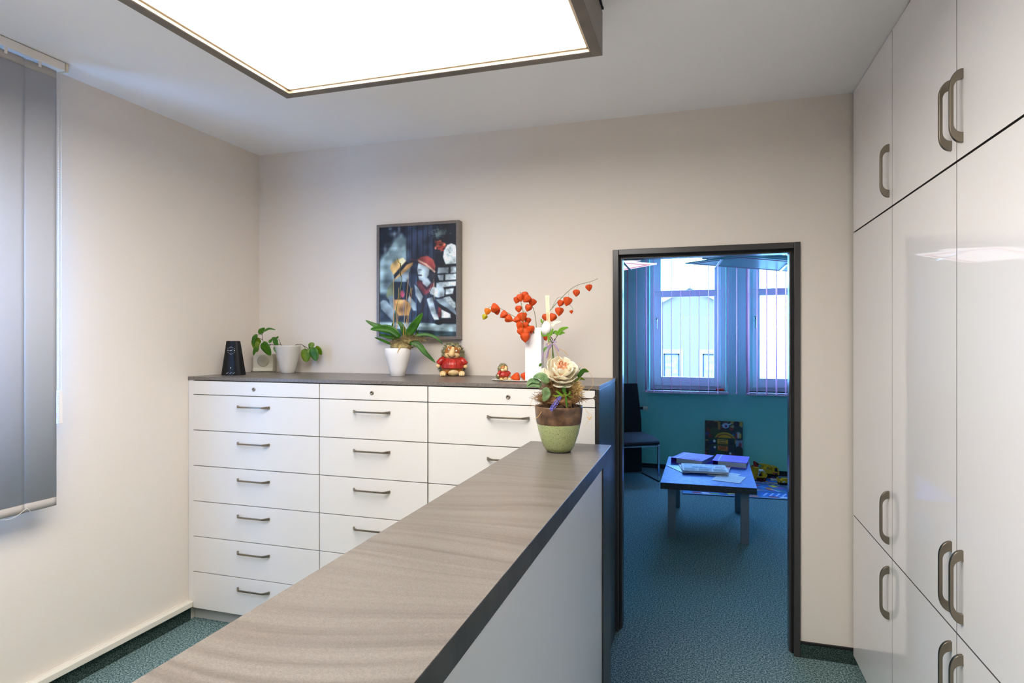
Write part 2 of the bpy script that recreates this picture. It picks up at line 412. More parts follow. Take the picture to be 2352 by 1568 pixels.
def text_mb(body, size, bold=0.0):
    cu = bpy.data.curves.new('t', 'FONT'); cu.body = body; cu.size = size; cu.align_x = 'CENTER'; cu.align_y = 'CENTER'; cu.offset = bold; cu.resolution_u = 2
    o = bpy.data.objects.new('t', cu); C.objects.link(o); bpy.context.view_layer.update()
    me = bpy.data.meshes.new_from_object(o.evaluated_get(bpy.context.evaluated_depsgraph_get()))
    mb = MB(); mb.v = [tuple(v.co) for v in me.vertices]; mb.f = [tuple(p.vertices) for p in me.polygons]
    bpy.data.objects.remove(o); bpy.data.curves.remove(cu); bpy.data.meshes.remove(me)
    return mb

# ------------------------------------------------------------------ THE SETTING
XL, XR, YB, ZC = -2.73, 0.706, 3.305, 2.757      # left wall, cabinet fronts, back wall, ceiling
YF = 7.6                                          # far wall of the waiting room
YR = -2.4                                         # wall behind the camera
struct('floor', MB().box(-3.0, 3.0, YR - 0.2, YF + 0.2, -0.06, 0), M['carpet'])
struct('ceiling', MB().box(-3.0, 3.0, YR - 0.2, YF + 0.4, ZC, ZC + 0.1), M['ceil'])
# back wall with the door opening
DX0, DX1, DZ = -0.43, 0.458, 2.032
b = MB().box(XL - 0.25, DX0, YB, YB + 0.07, 0, ZC).box(DX1, 1.5, YB, YB + 0.07, 0, ZC).box(DX0, DX1, YB, YB + 0.07, DZ, ZC)
struct('wall_back', b, M['wall'])
b = MB().box(-2.75, DX0, YB + 0.07, YB + 0.1, 0, ZC).box(DX1, 2.75, YB + 0.07, YB + 0.1, 0, ZC).box(DX0, DX1, YB + 0.07, YB + 0.1, DZ, ZC)
struct('wall_partition', b, M['teal'])
# left wall with its window
WY0, WY1, WZ0, WZ1 = 0.35, 1.83, 0.92, 2.30
b = MB().box(XL - 0.25, XL, YR, WY0, 0, ZC).box(XL - 0.25, XL, WY1, YB, 0, ZC).box(XL - 0.25, XL, WY0, WY1, 0, WZ0).box(XL - 0.25, XL, WY0, WY1, WZ1, ZC)
struct('wall_left', b, M['wall'])
struct('wall_right', MB().box(1.30, 1.5, YR, YB, 0, ZC), M['wall'])
struct('wall_rear', MB().box(-2.98, 1.5, YR - 0.15, YR, 0, ZC), M['wall'])
# far wall with two windows
W1 = (-0.585, 0.297); W2 = (0.545, 1.43); SZ, TZ = 0.947, 2.70
b = MB()
for a, c in ((-2.9, W1[0]), (W1[1], W2[0]), (W2[1], 2.9)): b.box(a, c, YF, YF + 0.26, 0, ZC)
for a, c in (W1, W2): b.box(a, c, YF, YF + 0.26, 0, SZ); b.box(a, c, YF, YF + 0.26, TZ, ZC)
struct('wall_far', b, M['teal'])
struct('wall_far_left', MB().box(-2.9, -2.7, YB + 0.1, YF, 0, ZC), M['teal'])
struct('wall_far_right', MB().box(2.7, 2.9, YB + 0.1, YF, 0, ZC), M['teal'])
# baseboards
b = MB().box(0.477, 0.9, YB - 0.01, YB, 0, 0.068)
M['skirt'] = mat('dark_carpet_skirting', (26, 40, 38), 0.95, spec=0.1, var=((92, 112, 106), (210, 210, 210), 3, 0.42, 0.72))
bb = struct('baseboard_back', b, M['skirt'])
obj('edging', MB().box(0.477, 0.9, YB - 0.013, YB, 0.068, 0.078), M['black'], bb)
struct('baseboard_far', MB().box(-2.7, 2.7, YF - 0.012, YF, 0, 0.052), mat('dark_base_strip', (26, 34, 40), 0.7))
bb = struct('trim_1', MB().box(XL, XL + 0.036, YR, 2.735, 0.080, 0.109), M['trim'], bevel=0.003)
obj('seam_bead', MB().box(XL, XL + 0.006, YR, 2.735, 0.109, 0.114), M['trim'], bb)
struct('baseboard_left', MB().box(XL, XL + 0.01, YR, 2.735, 0, 0.08), M['skirt'])

# door frame
df = thing('door_1', 'anthracite steel door frame around the open doorway to the waiting room', 'door frame', (0.014, YB, 0)); df['kind'] = 'structure'
del df['label'], df['category']
yf = YB - 0.012
b = MB().box(-0.447, -0.416, yf, YB + 0.11, 0, 2.047); obj('jamb', b, M['door_metal'], df, world=True, bevel=0.003)
b = MB().box(0.446, 0.475, yf, YB + 0.11, 0, 2.049); obj('jamb', b, M['door_metal'], df, world=True, bevel=0.003)
b = MB().box(-0.416, 0.446, yf, YB + 0.11, 2.018, 2.048); obj('lintel', b, M['door_metal'], df, world=True, bevel=0.003)
for x0, x1 in ((-0.4165, -0.401), (0.430, 0.4465)):
    obj('jamb_lining', MB().box(x0, x1, YB + 0.035, YB + 0.108, 0, 2.018), M['door_metal'], df, world=True, bevel=0.002)
obj('lintel_lining', MB().box(-0.401, 0.430, YB + 0.035, YB + 0.108, 2.002, 2.0185), M['door_metal'], df, world=True, bevel=0.002)
for x0, x1 in ((-0.4165, -0.409), (0.438, 0.4465)):
    obj('seal', MB().box(x0, x1, YB + 0.022, YB + 0.035, 0, 2.018), M['black'], df, world=True)
obj('seal', MB().box(-0.409, 0.438, YB + 0.022, YB + 0.035, 2.010, 2.0185), M['black'], df, world=True)

# windows of the waiting room
def far_window(i, X0, X1, hinge_left=True):
    t = bpy.data.objects.new('window_%d' % i, None); C.objects.link(t); t.location = ((X0 + X1) / 2, YF + 0.15, SZ); t['kind'] = 'structure'
    ROOT[t.name] = Vector(t.location)
    Y0, Y1 = YF + 0.15, YF + 0.21
    ow = 0.05
    b = MB().box(X0, X0 + ow, Y0, Y1, SZ, TZ).box(X1 - ow, X1, Y0, Y1, SZ, TZ).box(X0 + ow, X1 - ow, Y0, Y1, SZ, SZ + 0.05).box(X0 + ow, X1 - ow, Y0, Y1, TZ - 0.05, TZ).box(X0 + ow, X1 - ow, Y0, Y1, 2.09, 2.155)
    obj('window_frame', b, M['pvc'], t, world=True, bevel=0.003)
    sx0, sx1 = X0 + ow, X1 - ow
    for z0, z1 in ((SZ + 0.045, 2.095), (2.15, TZ - 0.045)):
        fw = 0.083 if z0 < 1.5 else 0.078
        b = MB().box(sx0, sx0 + fw, Y0 - 0.018, Y0 + 0.04, z0, z1).box(sx1 - fw, sx1, Y0 - 0.018, Y0 + 0.04, z0, z1).box(sx0 + fw, sx1 - fw, Y0 - 0.018, Y0 + 0.04, z0, z0 + (0.11 if z0 < 1.5 else 0.012)).box(sx0 + fw, sx1 - fw, Y0 - 0.018, Y0 + 0.04, z1 - (0.016 if z0 < 1.5 else 0.08), z1)
        s = obj('sash', b, M['pvc'], t, world=True, bevel=0.004)
        obj('pane', MB().box(sx0 + fw - 0.004, sx1 - fw + 0.004, Y0 + 0.015, Y0 + 0.021, z0 + 0.008, z1 - 0.012), M['glass'], s, world=True)
    hx = sx0 + 0.03
    b = MB().box(hx - 0.013, hx + 0.013, Y0 - 0.028, Y0 - 0.018, 1.77, 1.84).box(hx - 0.008, hx + 0.008, Y0 - 0.062, Y0 - 0.028, 1.80, 1.82).box(hx - 0.009, hx + 0.009, Y0 - 0.062, Y0 - 0.048, 1.69, 1.82)
    obj('window_handle', b, M['chrome'], t, world=True, bevel=0.003)
    obj('window_sill', MB().box(X0 - 0.02, X1 + 0.02, YF - 0.05, Y0, SZ - 0.034, SZ), mat('sill_board', (206, 196, 200), 0.3), t, world=True, bevel=0.004)
    return t
far_window(1, *W1); far_window(2, *W2)
# window behind the grey blind
t = bpy.data.objects.new('window_3', None); C.objects.link(t); t.location = (XL - 0.15, (WY0 + WY1) / 2, WZ0); t['kind'] = 'structure'; ROOT[t.name] = Vector(t.location)
X0, X1 = XL - 0.2, XL - 0.14
b = MB().box(X0, X1, WY0, WY0 + 0.07, WZ0, WZ1).box(X0, X1, WY1 - 0.07, WY1, WZ0, WZ1).box(X0, X1, WY0 + 0.07, WY1 - 0.07, WZ0, WZ0 + 0.07).box(X0, X1, WY0 + 0.07, WY1 - 0.07, WZ1 - 0.07, WZ1).box(X0, X1, 1.08, 1.16, WZ0 + 0.07, WZ1 - 0.07)
obj('window_frame', b, M['pvc'], t, world=True, bevel=0.003)
for a, c in ((WY0 + 0.07, 1.08), (1.16, WY1 - 0.07)):
    obj('pane', MB().box(X0 + 0.02, X0 + 0.026, a, c, WZ0 + 0.07, WZ1 - 0.07), M['glass'], t, world=True)
obj('window_sill', MB().box(XL - 0.2, XL + 0.02, WY0, WY1, WZ0 - 0.03, WZ0), M['trim'], t, world=True, bevel=0.003)
# sky portals only guide the sampling of the daylight that comes in through the windows
def portal(loc, rot, sx, sy):
    d = bpy.data.lights.new('window_portal', 'AREA'); d.shape = 'RECTANGLE'; d.size = sx; d.size_y = sy; d.cycles.is_portal = True
    o = bpy.data.objects.new('window_portal', d); C.objects.link(o); o.location = loc; o.rotation_euler = rot
for a, c in (W1, W2): portal(((a + c) / 2, YF + 0.24, (SZ + TZ) / 2), (-PI / 2, 0, 0), c - a, TZ - SZ)
portal((XL - 0.22, (WY0 + WY1) / 2, (WZ0 + WZ1) / 2), (PI / 2, 0, -PI / 2), WY1 - WY0, WZ1 - WZ0)

# ------------------------------------------------------------------ ceiling light
LX0, LX1, LY1, LZ0, LZ1, LY0 = -1.674, -0.334, 2.195, 2.588, 2.745, -0.7  # rear end lengthened out of view to add light to the room
t = thing('ceiling_light', 'large rectangular ceiling light with bronze-grey frame and glowing white panel', 'ceiling light', ((LX0 + LX1) / 2, (LY0 + LY1) / 2, LZ0))
fw = 0.038
b = MB()
b.box(LX0, LX0 + fw, LY0, LY1, LZ0, LZ1).box(LX1 - fw, LX1, LY0, LY1, LZ0, LZ1).box(LX0 + fw, LX1 - fw, LY1 - fw, LY1, LZ0, LZ1).box(LX0 + fw, LX1 - fw, LY0, LY0 + fw, LZ0, LZ1)
obj('frame', b, M['lampframe'], t, world=True, bevel=0.0015)
a0, a1, c0, c1 = LX0 + fw, LX1 - fw, LY0 + fw, LY1 - fw
b = MB(); lw = 0.012
b.box(a0, a0 + 0.003, c0, c1, LZ0 + 0.002, LZ0 + 0.02).box(a1 - 0.003, a1, c0, c1, LZ0 + 0.002, LZ0 + 0.02).box(a0, a1, c1 - 0.003, c1, LZ0 + 0.002, LZ0 + 0.02).box(a0, a1, c0, c0 + 0.003, LZ0 + 0.002, LZ0 + 0.02)
b.box(a0 + 0.003, a0 + lw, c0, c1, LZ0 + 0.014, LZ0 + 0.018).box(a1 - lw, a1 - 0.003, c0, c1, LZ0 + 0.014, LZ0 + 0.018).box(a0, a1, c1 - lw, c1 - 0.003, LZ0 + 0.014, LZ0 + 0.018).box(a0, a1, c0 + 0.003, c0 + lw, LZ0 + 0.014, LZ0 + 0.018)
obj('lip', b, M['lamplip'], t, world=True)
obj('diffuser', MB().box(a0 + 0.002, a1 - 0.002, c0 + 0.002, c1 - 0.002, LZ0 + 0.018, LZ0 + 0.026), M['diffuser'], t, world=True)
obj('top_plate', MB().box(LX0 + 0.01, LX1 - 0.01, LY0 + 0.01, LY1 - 0.01, LZ1 - 0.01, LZ1 + 0.002), M['gap'], t, world=True)
b = MB().box(LX1 - 0.03, LX1 + 0.006, LY0 + 0.2, LY1 - 0.01, LZ1 + 0.003, ZC - 0.001)
obj('mounting_rail', b, M['black'], t, world=True)
obj('rail_slot', MB().box(LX1 + 0.006, LX1 + 0.008, LY0 + 0.2, LY1 - 0.03, LZ1 + 0.004, LZ1 + 0.007), M['chrome'], t, world=True)

# ------------------------------------------------------------------ drawer cabinets along the back wall
FY = 2.74; DT = 1.342
zl = [0.078, 0.279, 0.475, 0.671, 0.867, 1.064, 1.261, DT - 0.003]
def bow_handle(parent, x, z):
    prof = [(-0.1, 0), (-0.1, -0.006), (-0.082, -0.024), (-0.07, -0.028), (0.07, -0.028), (0.082, -0.024), (0.1, -0.006), (0.1, 0)]
    loops = []
    for i, (px, py) in enumerate(prof):
        h = 0.0068 if i in (0, 1, 6, 7) else (0.0055 if i in (2, 5) else 0.004)
        d = 0.004
        q = prof[min(i + 1, 7)]; p = prof[max(i - 1, 0)]; tx, ty = q[0] - p[0], q[1] - p[1]; L = math.hypot(tx, ty); nx, ny = -ty / L * d, tx / L * d
        loops.append([(x + px - nx, FY - 0.019 + py - ny, z - h), (x + px + nx, FY - 0.019 + py + ny, z - h), (x + px + nx, FY - 0.019 + py + ny, z + h), (x + px - nx, FY - 0.019 + py - ny, z + h)])
    obj('handle', MB().loft(loops), M['steel'], parent, world=True, bevel=0.0012)
cols = [(-2.69, -1.8805, 'leftmost white drawer cabinet, next to the left wall, six bow handles'),
        (-1.8755, -1.2685, 'narrow middle white drawer cabinet between the two wide ones'),
        (-1.2635, -0.4475, 'right-hand white drawer cabinet, half hidden behind the counter')]
for i, (x0, x1, lab) in enumerate(cols):
    xc = (x0 + x1) / 2
    t = thing('drawer_cabinet', lab, 'cabinet', (xc, FY + 0.27, 0), group=None)
    cx0 = x0 - 0.038 if i == 0 else x0 - 0.002
    obj('body', MB().box(cx0 + 0.002, x1 + 0.002, FY + 0.001, 3.29, 0.078, DT - 0.001), M['gap'], t, world=True)
    obj('plinth', MB().box(cx0 + 0.002, x1 + 0.002, FY + 0.03, 3.25, 0, 0.078), M['plinth'], t, world=True)
    if i == 0:
        obj('filler_strip', MB().box(XL + 0.002, -2.693, FY - 0.012, FY + 0.002, 0.08, DT), M['white_satin'], t, world=True, bevel=0.001)
    for k in range(7):
        z0, z1 = zl[k] + (0.002 if k else 0), zl[k + 1] - 0.002
        d = obj('drawer' if k < 6 else 'lock_panel', MB().box(x0 + 0.001, x1 - 0.001, FY - 0.018, FY, z0, z1), M['white_satin'], t, world=True, bevel=0.001)
        if k < 6: bow_handle(d, xc, zl[k + 1] - 0.0575)
        else:
            lk = MB(); lk.lathe([(0.0105, 0), (0.0105, 0.003), (0.009, 0.0045), (0.0045, 0.0045), (0.0042, 0.002), (0.0, 0.002)], 20)
            lk.v = [(v[0] + xc, FY - 0.018 - v[2], v[1] + 1.298) for v in lk.v]; lk.f = [f[::-1] for f in lk.f]
            lo = obj('lock', lk, M['steel'], d, world=True, smooth=True)
# worktop and end panel
wt = obj('worktop', MB().box(XL + 0.004, -0.429, 2.722, 3.29, DT, 1.36), M['dtop'], bevel=0.001)
tag(wt, 'thin grey stone-look worktop lying over the white drawer cabinets', 'worktop')
ep = obj('end_panel', MB().box(-0.4445, -0.429, FY - 0.018, 3.29, 0, DT - 0.0005), M['dark_edge'], bevel=0.001)
tag(ep, 'dark grey upright end panel closing the drawer cabinets beside the doorway', 'panel')

# ------------------------------------------------------------------ reception counter
CX0, CX1, CYF, CYN, CZ = -0.697, -0.350, 2.54, -0.9, 1.13
t = thing('reception_counter', 'long narrow reception counter with beige sandstone-look top running to the camera', 'counter', ((CX0 + CX1) / 2, (CYF + CYN) / 2, 0))
b = MB().box(CX0, CX1, CYN, CYF, CZ - 0.002, CZ)
obj('countertop', b, M['stone'], t, world=True, bevel=0.0008)
obj('top_edge', MB().box(CX0 + 0.0003, CX1 - 0.0003, CYN + 0.0003, CYF - 0.0003, CZ - 0.051, CZ - 0.002), M['dark_edge'], t, world=True, bevel=0.0008)
obj('end_panel', MB().box(CX0 + 0.004, CX1 - 0.002, CYF - 0.205, CYF - 0.001, 0, CZ - 0.051), M['dark_edge'], t, world=True, bevel=0.001)
obj('front_panel', MB().box(CX1 - 0.03, CX1 - 0.008, CYN + 0.01, CYF - 0.206, 0.06, CZ - 0.051), M['counter_front'], t, world=True, bevel=0.001)
obj('rear_panel', MB().box(CX0 + 0.02, CX0 + 0.04, CYN + 0.01, CYF - 0.206, 0.0, CZ - 0.051), M['white_satin'], t, world=True)
obj('bounce_desk_top', MB().box(-1.75, CX0 + 0.018, CYN, 1.0, 0.70, 0.73), M['white_satin'], t, world=True, bevel=0.001)  # unseen white desk, added to bounce lamp light up to the ceiling
obj('bounce_desk_side', MB().box(-1.75, -1.72, CYN, 1.0, 0, 0.70), M['white_satin'], t, world=True, bevel=0.001)
obj('plinth', MB().box(CX1 - 0.06, CX1 - 0.04, CYN + 0.01, CYF - 0.206, 0, 0.06), M['plinth'], t, world=True)

# ------------------------------------------------------------------ tall gloss cabinets on the right
ys = [3.289, 2.669, 2.053, 1.437, 0.821]
zz = [(0.05, 0.7225), (0.7275, 2.0755), (2.0825, 2.7545)]
def d_handle():
    out = []; inn = []
    for k in range(9): a = PI / 2 * k / 8; out.append((-0.033 * math.sin(a) ** 0.9, 0.055 + 0.049 * math.cos(a)))
    for k in range(9): a = PI / 2 * (1 - k / 8); out.append((-0.033 * math.sin(a) ** 0.9, -0.055 - 0.049 * math.cos(a)))
    for k in range(9): a = PI / 2 * k / 8; inn.append((-0.0235 * math.sin(a), 0.050 + 0.025 * math.cos(a)))
    for k in range(9): a = PI / 2 * (1 - k / 8); inn.append((-0.0235 * math.sin(a), -0.050 - 0.025 * math.cos(a)))
    m = MB(); n = len(out)
    for y in (-0.006, 0.006): m.v += [(x, y, z) for x, z in out] + [(x, y, z) for x, z in inn]
    for i in range(n - 1):
        m.f += [(i, i + 1, n + i + 1, n + i), (2 * n + i, 3 * n + i, 3 * n + i + 1, 2 * n + i + 1),
                (i, 2 * n + i, 2 * n + i + 1, i + 1), (n + i, n + i + 1, 3 * n + i + 1, 3 * n + i)]
    m.f += [(0, n, 3 * n, 2 * n), (n - 1, 3 * n - 1, 4 * n - 1, 2 * n - 1)]
    return m
tall_lab = ['tall white gloss cabinet column in the far corner beside the doorway wall',
            'second tall white gloss cabinet column from the doorway wall, mirroring the window',
            'third tall white gloss cabinet column from the doorway wall, at the right edge',
            'nearest tall white gloss cabinet column, beside the camera']
hm = None
for i in range(4):
    y1, y0 = ys[i], ys[i + 1]
    t = thing('tall_cabinet', tall_lab[i], 'cabinet', (1.0, (y0 + y1) / 2, 0))
    obj('body', MB().box(XR + 0.02, 1.296, y0 + 0.0005, y1 - 0.0005 if i else 3.2945, 0.05, 2.7555), M['gap'], t, world=True)
    obj('plinth', MB().box(XR + 0.045, 1.2, y0 + 0.0005, y1 - 0.0005, 0, 0.05), M['white_gloss'], t, world=True)
    for k, (z0, z1) in enumerate(zz):
        d = obj('door', MB().box(XR, XR + 0.0195, y0 + 0.0017, y1 - 0.0017, z0, z1), [M['white_gloss'], M['shaded_edge']], t, world=True)
        for pl in d.data.polygons: pl.material_index = 0 if pl.normal.x < -0.5 else 1
        hy = y0 + 0.039 if i in (0, 1) else y1 - 0.042
        hz = [0.58, 0.873, 2.225][k]
        if hm is None:
            hm = obj('handle', d_handle(), M['steel'], d, bevel=0.0015); h = hm
        else:
            h = hm.copy(); C.objects.link(h); h.parent = d
        h.location = Vector((XR, hy, hz)) - ROOT[t.name]

# ------------------------------------------------------------------ grey vertical blind on the left
t = thing('vertical_blind', 'grey vertical blind closed over the window on the left wall', 'blind', (-2.62, 1.2, 0.86))
RZ = ZC - 0.002
obj('head_rail', MB().box(-2.655, -2.605, 0.1, 1.945, RZ - 0.036, RZ), M['plastic'], t, world=True, bevel=0.004)
obj('rail_end_cap', MB().box(-2.657, -2.603, 1.945, 1.957, RZ - 0.038, RZ), M['cream'], t, world=True, bevel=0.003)
ends = 1.912; sl = None
for k in range(13):
    yb = ends - 0.1275 * k; ya = yb - 0.134
    xo = -2.618 - 0.004 * (k % 2)
    b = MB(); n = 9; vs = []
    for zt in (0.895, 2.705):
        for j in range(n):
            q = j / (n - 1); vs.append((xo + 0.006 * math.sin(PI * q) - 0.010 * q + 0.004, yb + (ya - yb) * q, zt))
    b.v = vs; b.f = [(j, j + 1, n + j + 1, n + j) for j in range(n - 1)]
    s = obj('slat', b, M['blindgrey'], t, world=True, smooth=True, solid=0.0006)
    def band(z0, z1, xoff, nm):
        bb = MB()
        for zt in (z0, z1):
            for j in range(n):
                q = j / (n - 1); bb.v.append((xo + 0.006 * math.sin(PI * q) - 0.010 * q + 0.004 + xoff * (1 if zt == z1 else 0.6), yb - 0.001 + (ya - yb) * q, zt))
        bb.f = [(j, j + 1, n + j + 1, n + j) for j in range(n - 1)]
        obj(nm, bb, M['blindband'], s, world=True, smooth=True, solid=0.0012)
    band(0.864, 0.900, 0.0012, 'hem_weight'); band(2.675, 2.707, 0.0012, 'top_pocket')
    obj('hanger', MB().box(xo - 0.003, xo + 0.007, (ya + yb) / 2 - 0.008, (ya + yb) / 2 + 0.004, 2.695, RZ - 0.036), M['plastic'], s, world=True, bevel=0.001)
    if k > 0:
        P = []
        y_a, y_b = yb + 0.0, yb + 0.1275
        if k == 1: y_b = yb - 0.013
    # connecting chain hangs in swags between the hem weights
pts = []
b = MB()
for k in range(12):
    ya_, yb_ = ends - 0.1275 * (k + 1), ends - 0.1275 * (k + 2)
    P = [(-2.605, ya_ + (yb_ - ya_) * q, 0.884 - 0.026 * math.sin(PI * q)) for q in [j / 12 for j in range(13)]]
    b.tube(P, 0.0008, 5)
    for p in P: b.ell(p, (0.0017,) * 3, 6, 4)
P = [(-2.604, ends - 0.126, 0.884), (-2.603, ends - 0.119, 0.876), (-2.603, ends - 0.114, 0.868)]
b.tube(P, 0.0008, 5)
for p in P: b.ell(p, (0.0017,) * 3, 6, 4)
obj('bead_chain', b, M['plastic'], t, world=True, smooth=True, kind='stuff')
b = MB()
for k in range(140): b.ell((-2.628, 1.931, 2.70 - k * 0.0108), (0.0019,) * 3, 6, 4)
b.tube([(-2.628, 1.931, 2.71), (-2.628, 1.931, 1.19)], 0.0006, 5)
obj('pull_chain', b, M['plastic'], t, world=True, smooth=True, kind='stuff')
obj('pull_cord', MB().tube([(-2.64, 1.952, 2.71), (-2.64, 1.952, 1.34)], 0.0011, 6), M['trim'], t, world=True)
b = MB()
pr_ = [(1.934 + 0.012 * math.cos(a) + 0.008, 1.335 + 0.012 * math.sin(a)) for a in [PI * k / 10 for k in range(11)]] + [(1.930, 1.205), (1.954, 1.205)]
b.prism(pr_, 'x', -2.652, -2.634)
obj('cord_weight', b, M['plastic'], t, world=True, bevel=0.002)

# ------------------------------------------------------------------ framed picture
PX0, PX1, PZ0, PZ1, PY = -1.8465, -1.3175, 1.5665, 2.250, 3.25
t = thing('wall_picture', 'grey-framed photo print of two toddlers in straw hats hanging on the back wall', 'picture', ((PX0 + PX1) / 2, YB, PZ0))
fw = 0.0175
b = MB().box(PX0, PX0 + fw, PY, YB - 0.001, PZ0, PZ1).box(PX1 - fw, PX1, PY, YB - 0.001, PZ0, PZ1).box(PX0 + fw, PX1 - fw, PY, YB - 0.001, PZ0, PZ0 + fw).box(PX0 + fw, PX1 - fw, PY, YB - 0.001, PZ1 - fw, PZ1)
obj('frame', b, M['dtop'], t, world=True, bevel=0.0008)
W_, H_ = 150, 208
cv = Canvas(W_, H_, (24, 28, 40))
def T(x, y):
    top = 110 - 55 * (x - 45) / 970.0
    return ((x - 45) / 970.0 * W_, (y - top) / (1475 - top) * H_)
def pp(pts, col, al=1.0, soft=0.8): cv.poly([T(*p) for p in pts], col, al, soft)
def el(x, y, rx, ry, col, al=1.0, soft=0.8): q = T(x, y); cv.ell(q[0], q[1], rx * W_ / 970.0, ry * H_ / 1390.0, col, al, soft)
def ln(x0, y0, x1, y1, wd, col, al=1.0): a = T(x0, y0); c = T(x1, y1); cv.line(*a, *c, wd * W_ / 970.0, col, al)
pp([(385, 60), (800, 60), (800, 1300), (385, 1300)], (48, 56, 74))
pp([(740, 60), (1020, 60), (1020, 420), (740, 420)], (22, 26, 38), 0.9, 4)
pp([(40, 540), (150, 380), (240, 250), (330, 190), (392, 250), (402, 420), (380, 640), (440, 900), (420, 1290), (40, 1290)], (132, 154, 160), 0.95, 4)
pp([(100, 420), (180, 280), (215, 300), (130, 440)], (20, 24, 32), 0.8, 3)
for x, y, rx, ry in ((185, 125, 18, 14), (240, 200, 16, 40), (300, 130, 14, 40), (120, 390, 20, 50)): el(x, y, rx, ry, (130, 140, 150), 0.6, 2)
for k in range(60):
    el(rs.uniform(60, 380), rs.uniform(120, 1280), rs.uniform(8, 60), rs.uniform(6, 20), (170, 190, 196) if k % 2 else (44, 56, 66), 0.22, 3)
pp([(40, 950), (240, 900), (440, 1050), (440, 1290), (40, 1290)], (26, 32, 46), 0.75, 5)
for x in (400, 462, 530, 603, 662, 730): ln(x, 70, x, 1300, 7, (12, 14, 22))
for k in range(300):
    a = rs.uniform(0, 2 * PI); r = abs(rs.normal(0, 0.5)); el(810 + 110 * r * math.cos(a), 180 + 95 * r * math.sin(a), 7, 5, (120, 136, 138), 0.45)
# rose
for k in range(26): el(815 + rs.normal(0, 34), 332 + rs.normal(0, 26), rs.uniform(10, 26), rs.uniform(8, 18), [(214, 104, 76), (168, 62, 46), (236, 150, 118)][k % 3], 0.8)
ln(820, 390, 800, 600, 10, (60, 74, 72))
# stones and bricks
pp([(745, 420), (1020, 420), (1020, 1290), (850, 1290), (745, 900)], (22, 26, 34), 0.9, 2)
def br(pts, c=(168, 182, 190)): pp(pts, c, 1.0, 0.7)
br([(860, 400), (900, 330), (950, 308), (1000, 330), (1020, 400), (1020, 560), (880, 570), (850, 480)], (196, 208, 210))
br([(790, 610), (920, 608), (915, 680), (780, 685)]); br([(940, 600), (1020, 595), (1020, 675), (940, 680)])
br([(785, 705), (858, 700), (852, 772), (800, 772)]); br([(876, 695), (1020, 685), (1018, 760), (876, 770)])
br([(790, 795), (1010, 780), (1005, 840), (835, 858), (820, 830)], (176, 190, 196)); br([(880, 880), (980, 868), (970, 940), (882, 948)], (186, 200, 206))
br([(850, 990), (930, 970), (1000, 1050), (1005, 1110), (960, 1150), (880, 1060)], (180, 194, 200))
for k in range(120): el(rs.uniform(860, 1015), rs.uniform(340, 1150), rs.uniform(3, 9), rs.uniform(2, 7), (54, 62, 68), 0.5)
# ledge
pp([(40, 1290), (480, 1300), (1020, 1320), (1020, 1420), (600, 1400), (40, 1372)], (150, 172, 180), 1, 1.5)
pp([(40, 1372), (600, 1400), (1020, 1420), (1020, 1480), (40, 1480)], (44, 66, 74), 1, 2)
for k in range(40): el(rs.uniform(60, 1000), rs.uniform(1300, 1470), rs.uniform(10, 60), rs.uniform(3, 9), (60, 84, 92) if k % 2 else (190, 208, 212), 0.4, 1)
# left child
pp([(330, 690), (400, 620), (442, 590), (440, 650), (418, 700), (425, 740), (395, 770), (360, 800), (300, 790)], (120, 134, 142))
pp([(210, 790), (150, 870), (132, 970), (160, 1005), (240, 960), (262, 860)], (108, 118, 94))
pp([(228, 790), (400, 790), (440, 860), (462, 960), (440, 1080), (235, 1060), (240, 900)], (24, 24, 38))
pp([(160, 965), (235, 960), (262, 1140), (240, 1190), (200, 1160)], (104, 120, 130))
pp([(55, 1050), (90, 1015), (135, 1022), (235, 1140), (225, 1290), (180, 1240), (70, 1130)], (132, 148, 156))
pp([(232, 1010), (372, 1010), (462, 1080), (420, 1210), (300, 1215), (240, 1130)], (168, 132, 84))
pp([(250, 1020), (360, 1020), (350, 1060), (250, 1060)], (196, 158, 104))
pp([(430, 960), (512, 1060), (520, 1150), (480, 1150), (405, 1020)], (126, 142, 152))
el(343, 940, 28, 46, (150, 70, 84))
pp([(182, 620), (205, 560), (270, 512), (350, 488), (388, 530), (312, 612), (236, 716)], (186, 158, 106))
pp([(300, 505), (350, 488), (388, 530), (330, 580)], (220, 206, 168), 0.8)
pp([(388, 530), (430, 560), (330, 650), (238, 765), (232, 700), (312, 612)], (18, 22, 32))
pp([(482, 540), (400, 572), (300, 690), (212, 782), (330, 704), (465, 588)], (180, 144, 92))
# right child
pp([(650, 610), (745, 660), (740, 770), (700, 800), (672, 720)], (44, 48, 58))
pp([(545, 555), (528, 640), (540, 700), (552, 765), (600, 775), (640, 760), (672, 700), (682, 630), (620, 565)], (158, 174, 184))
ln(540, 706, 582, 708, 14, (30, 22, 30)); ln(548, 640, 584, 640, 8, (60, 66, 76))
pp([(495, 820), (545, 870), (605, 975), (570, 1060), (510, 960)], (168, 182, 190))
pp([(590, 760), (660, 740), (700, 800), (650, 860), (600, 830)], (160, 174, 184))
pp([(505, 795), (560, 768), (655, 862), (742, 780), (742, 860), (650, 945), (615, 955), (555, 870)], (112, 60, 68))
pp([(570, 800), (655, 862), (720, 800), (650, 900)], (40, 34, 50), 0.8)
pp([(770, 800), (830, 810), (872, 900), (860, 970), (790, 990), (735, 970), (765, 900)], (160, 176, 186))
el(735, 905, 52, 50, (182, 196, 204)); ln(735, 760, 740, 1010, 9, (170, 160, 140))
pp([(645, 1000), (720, 980), (752, 1120), (785, 1240), (738, 1260), (700, 1180)], (146, 162, 174))
pp([(760, 1010), (855, 995), (1000, 1140), (1018, 1215), (900, 1120), (800, 1060)], (130, 146, 158))
pp([(790, 1100), (825, 1120), (820, 1230), (785, 1230)], (130, 60, 62))
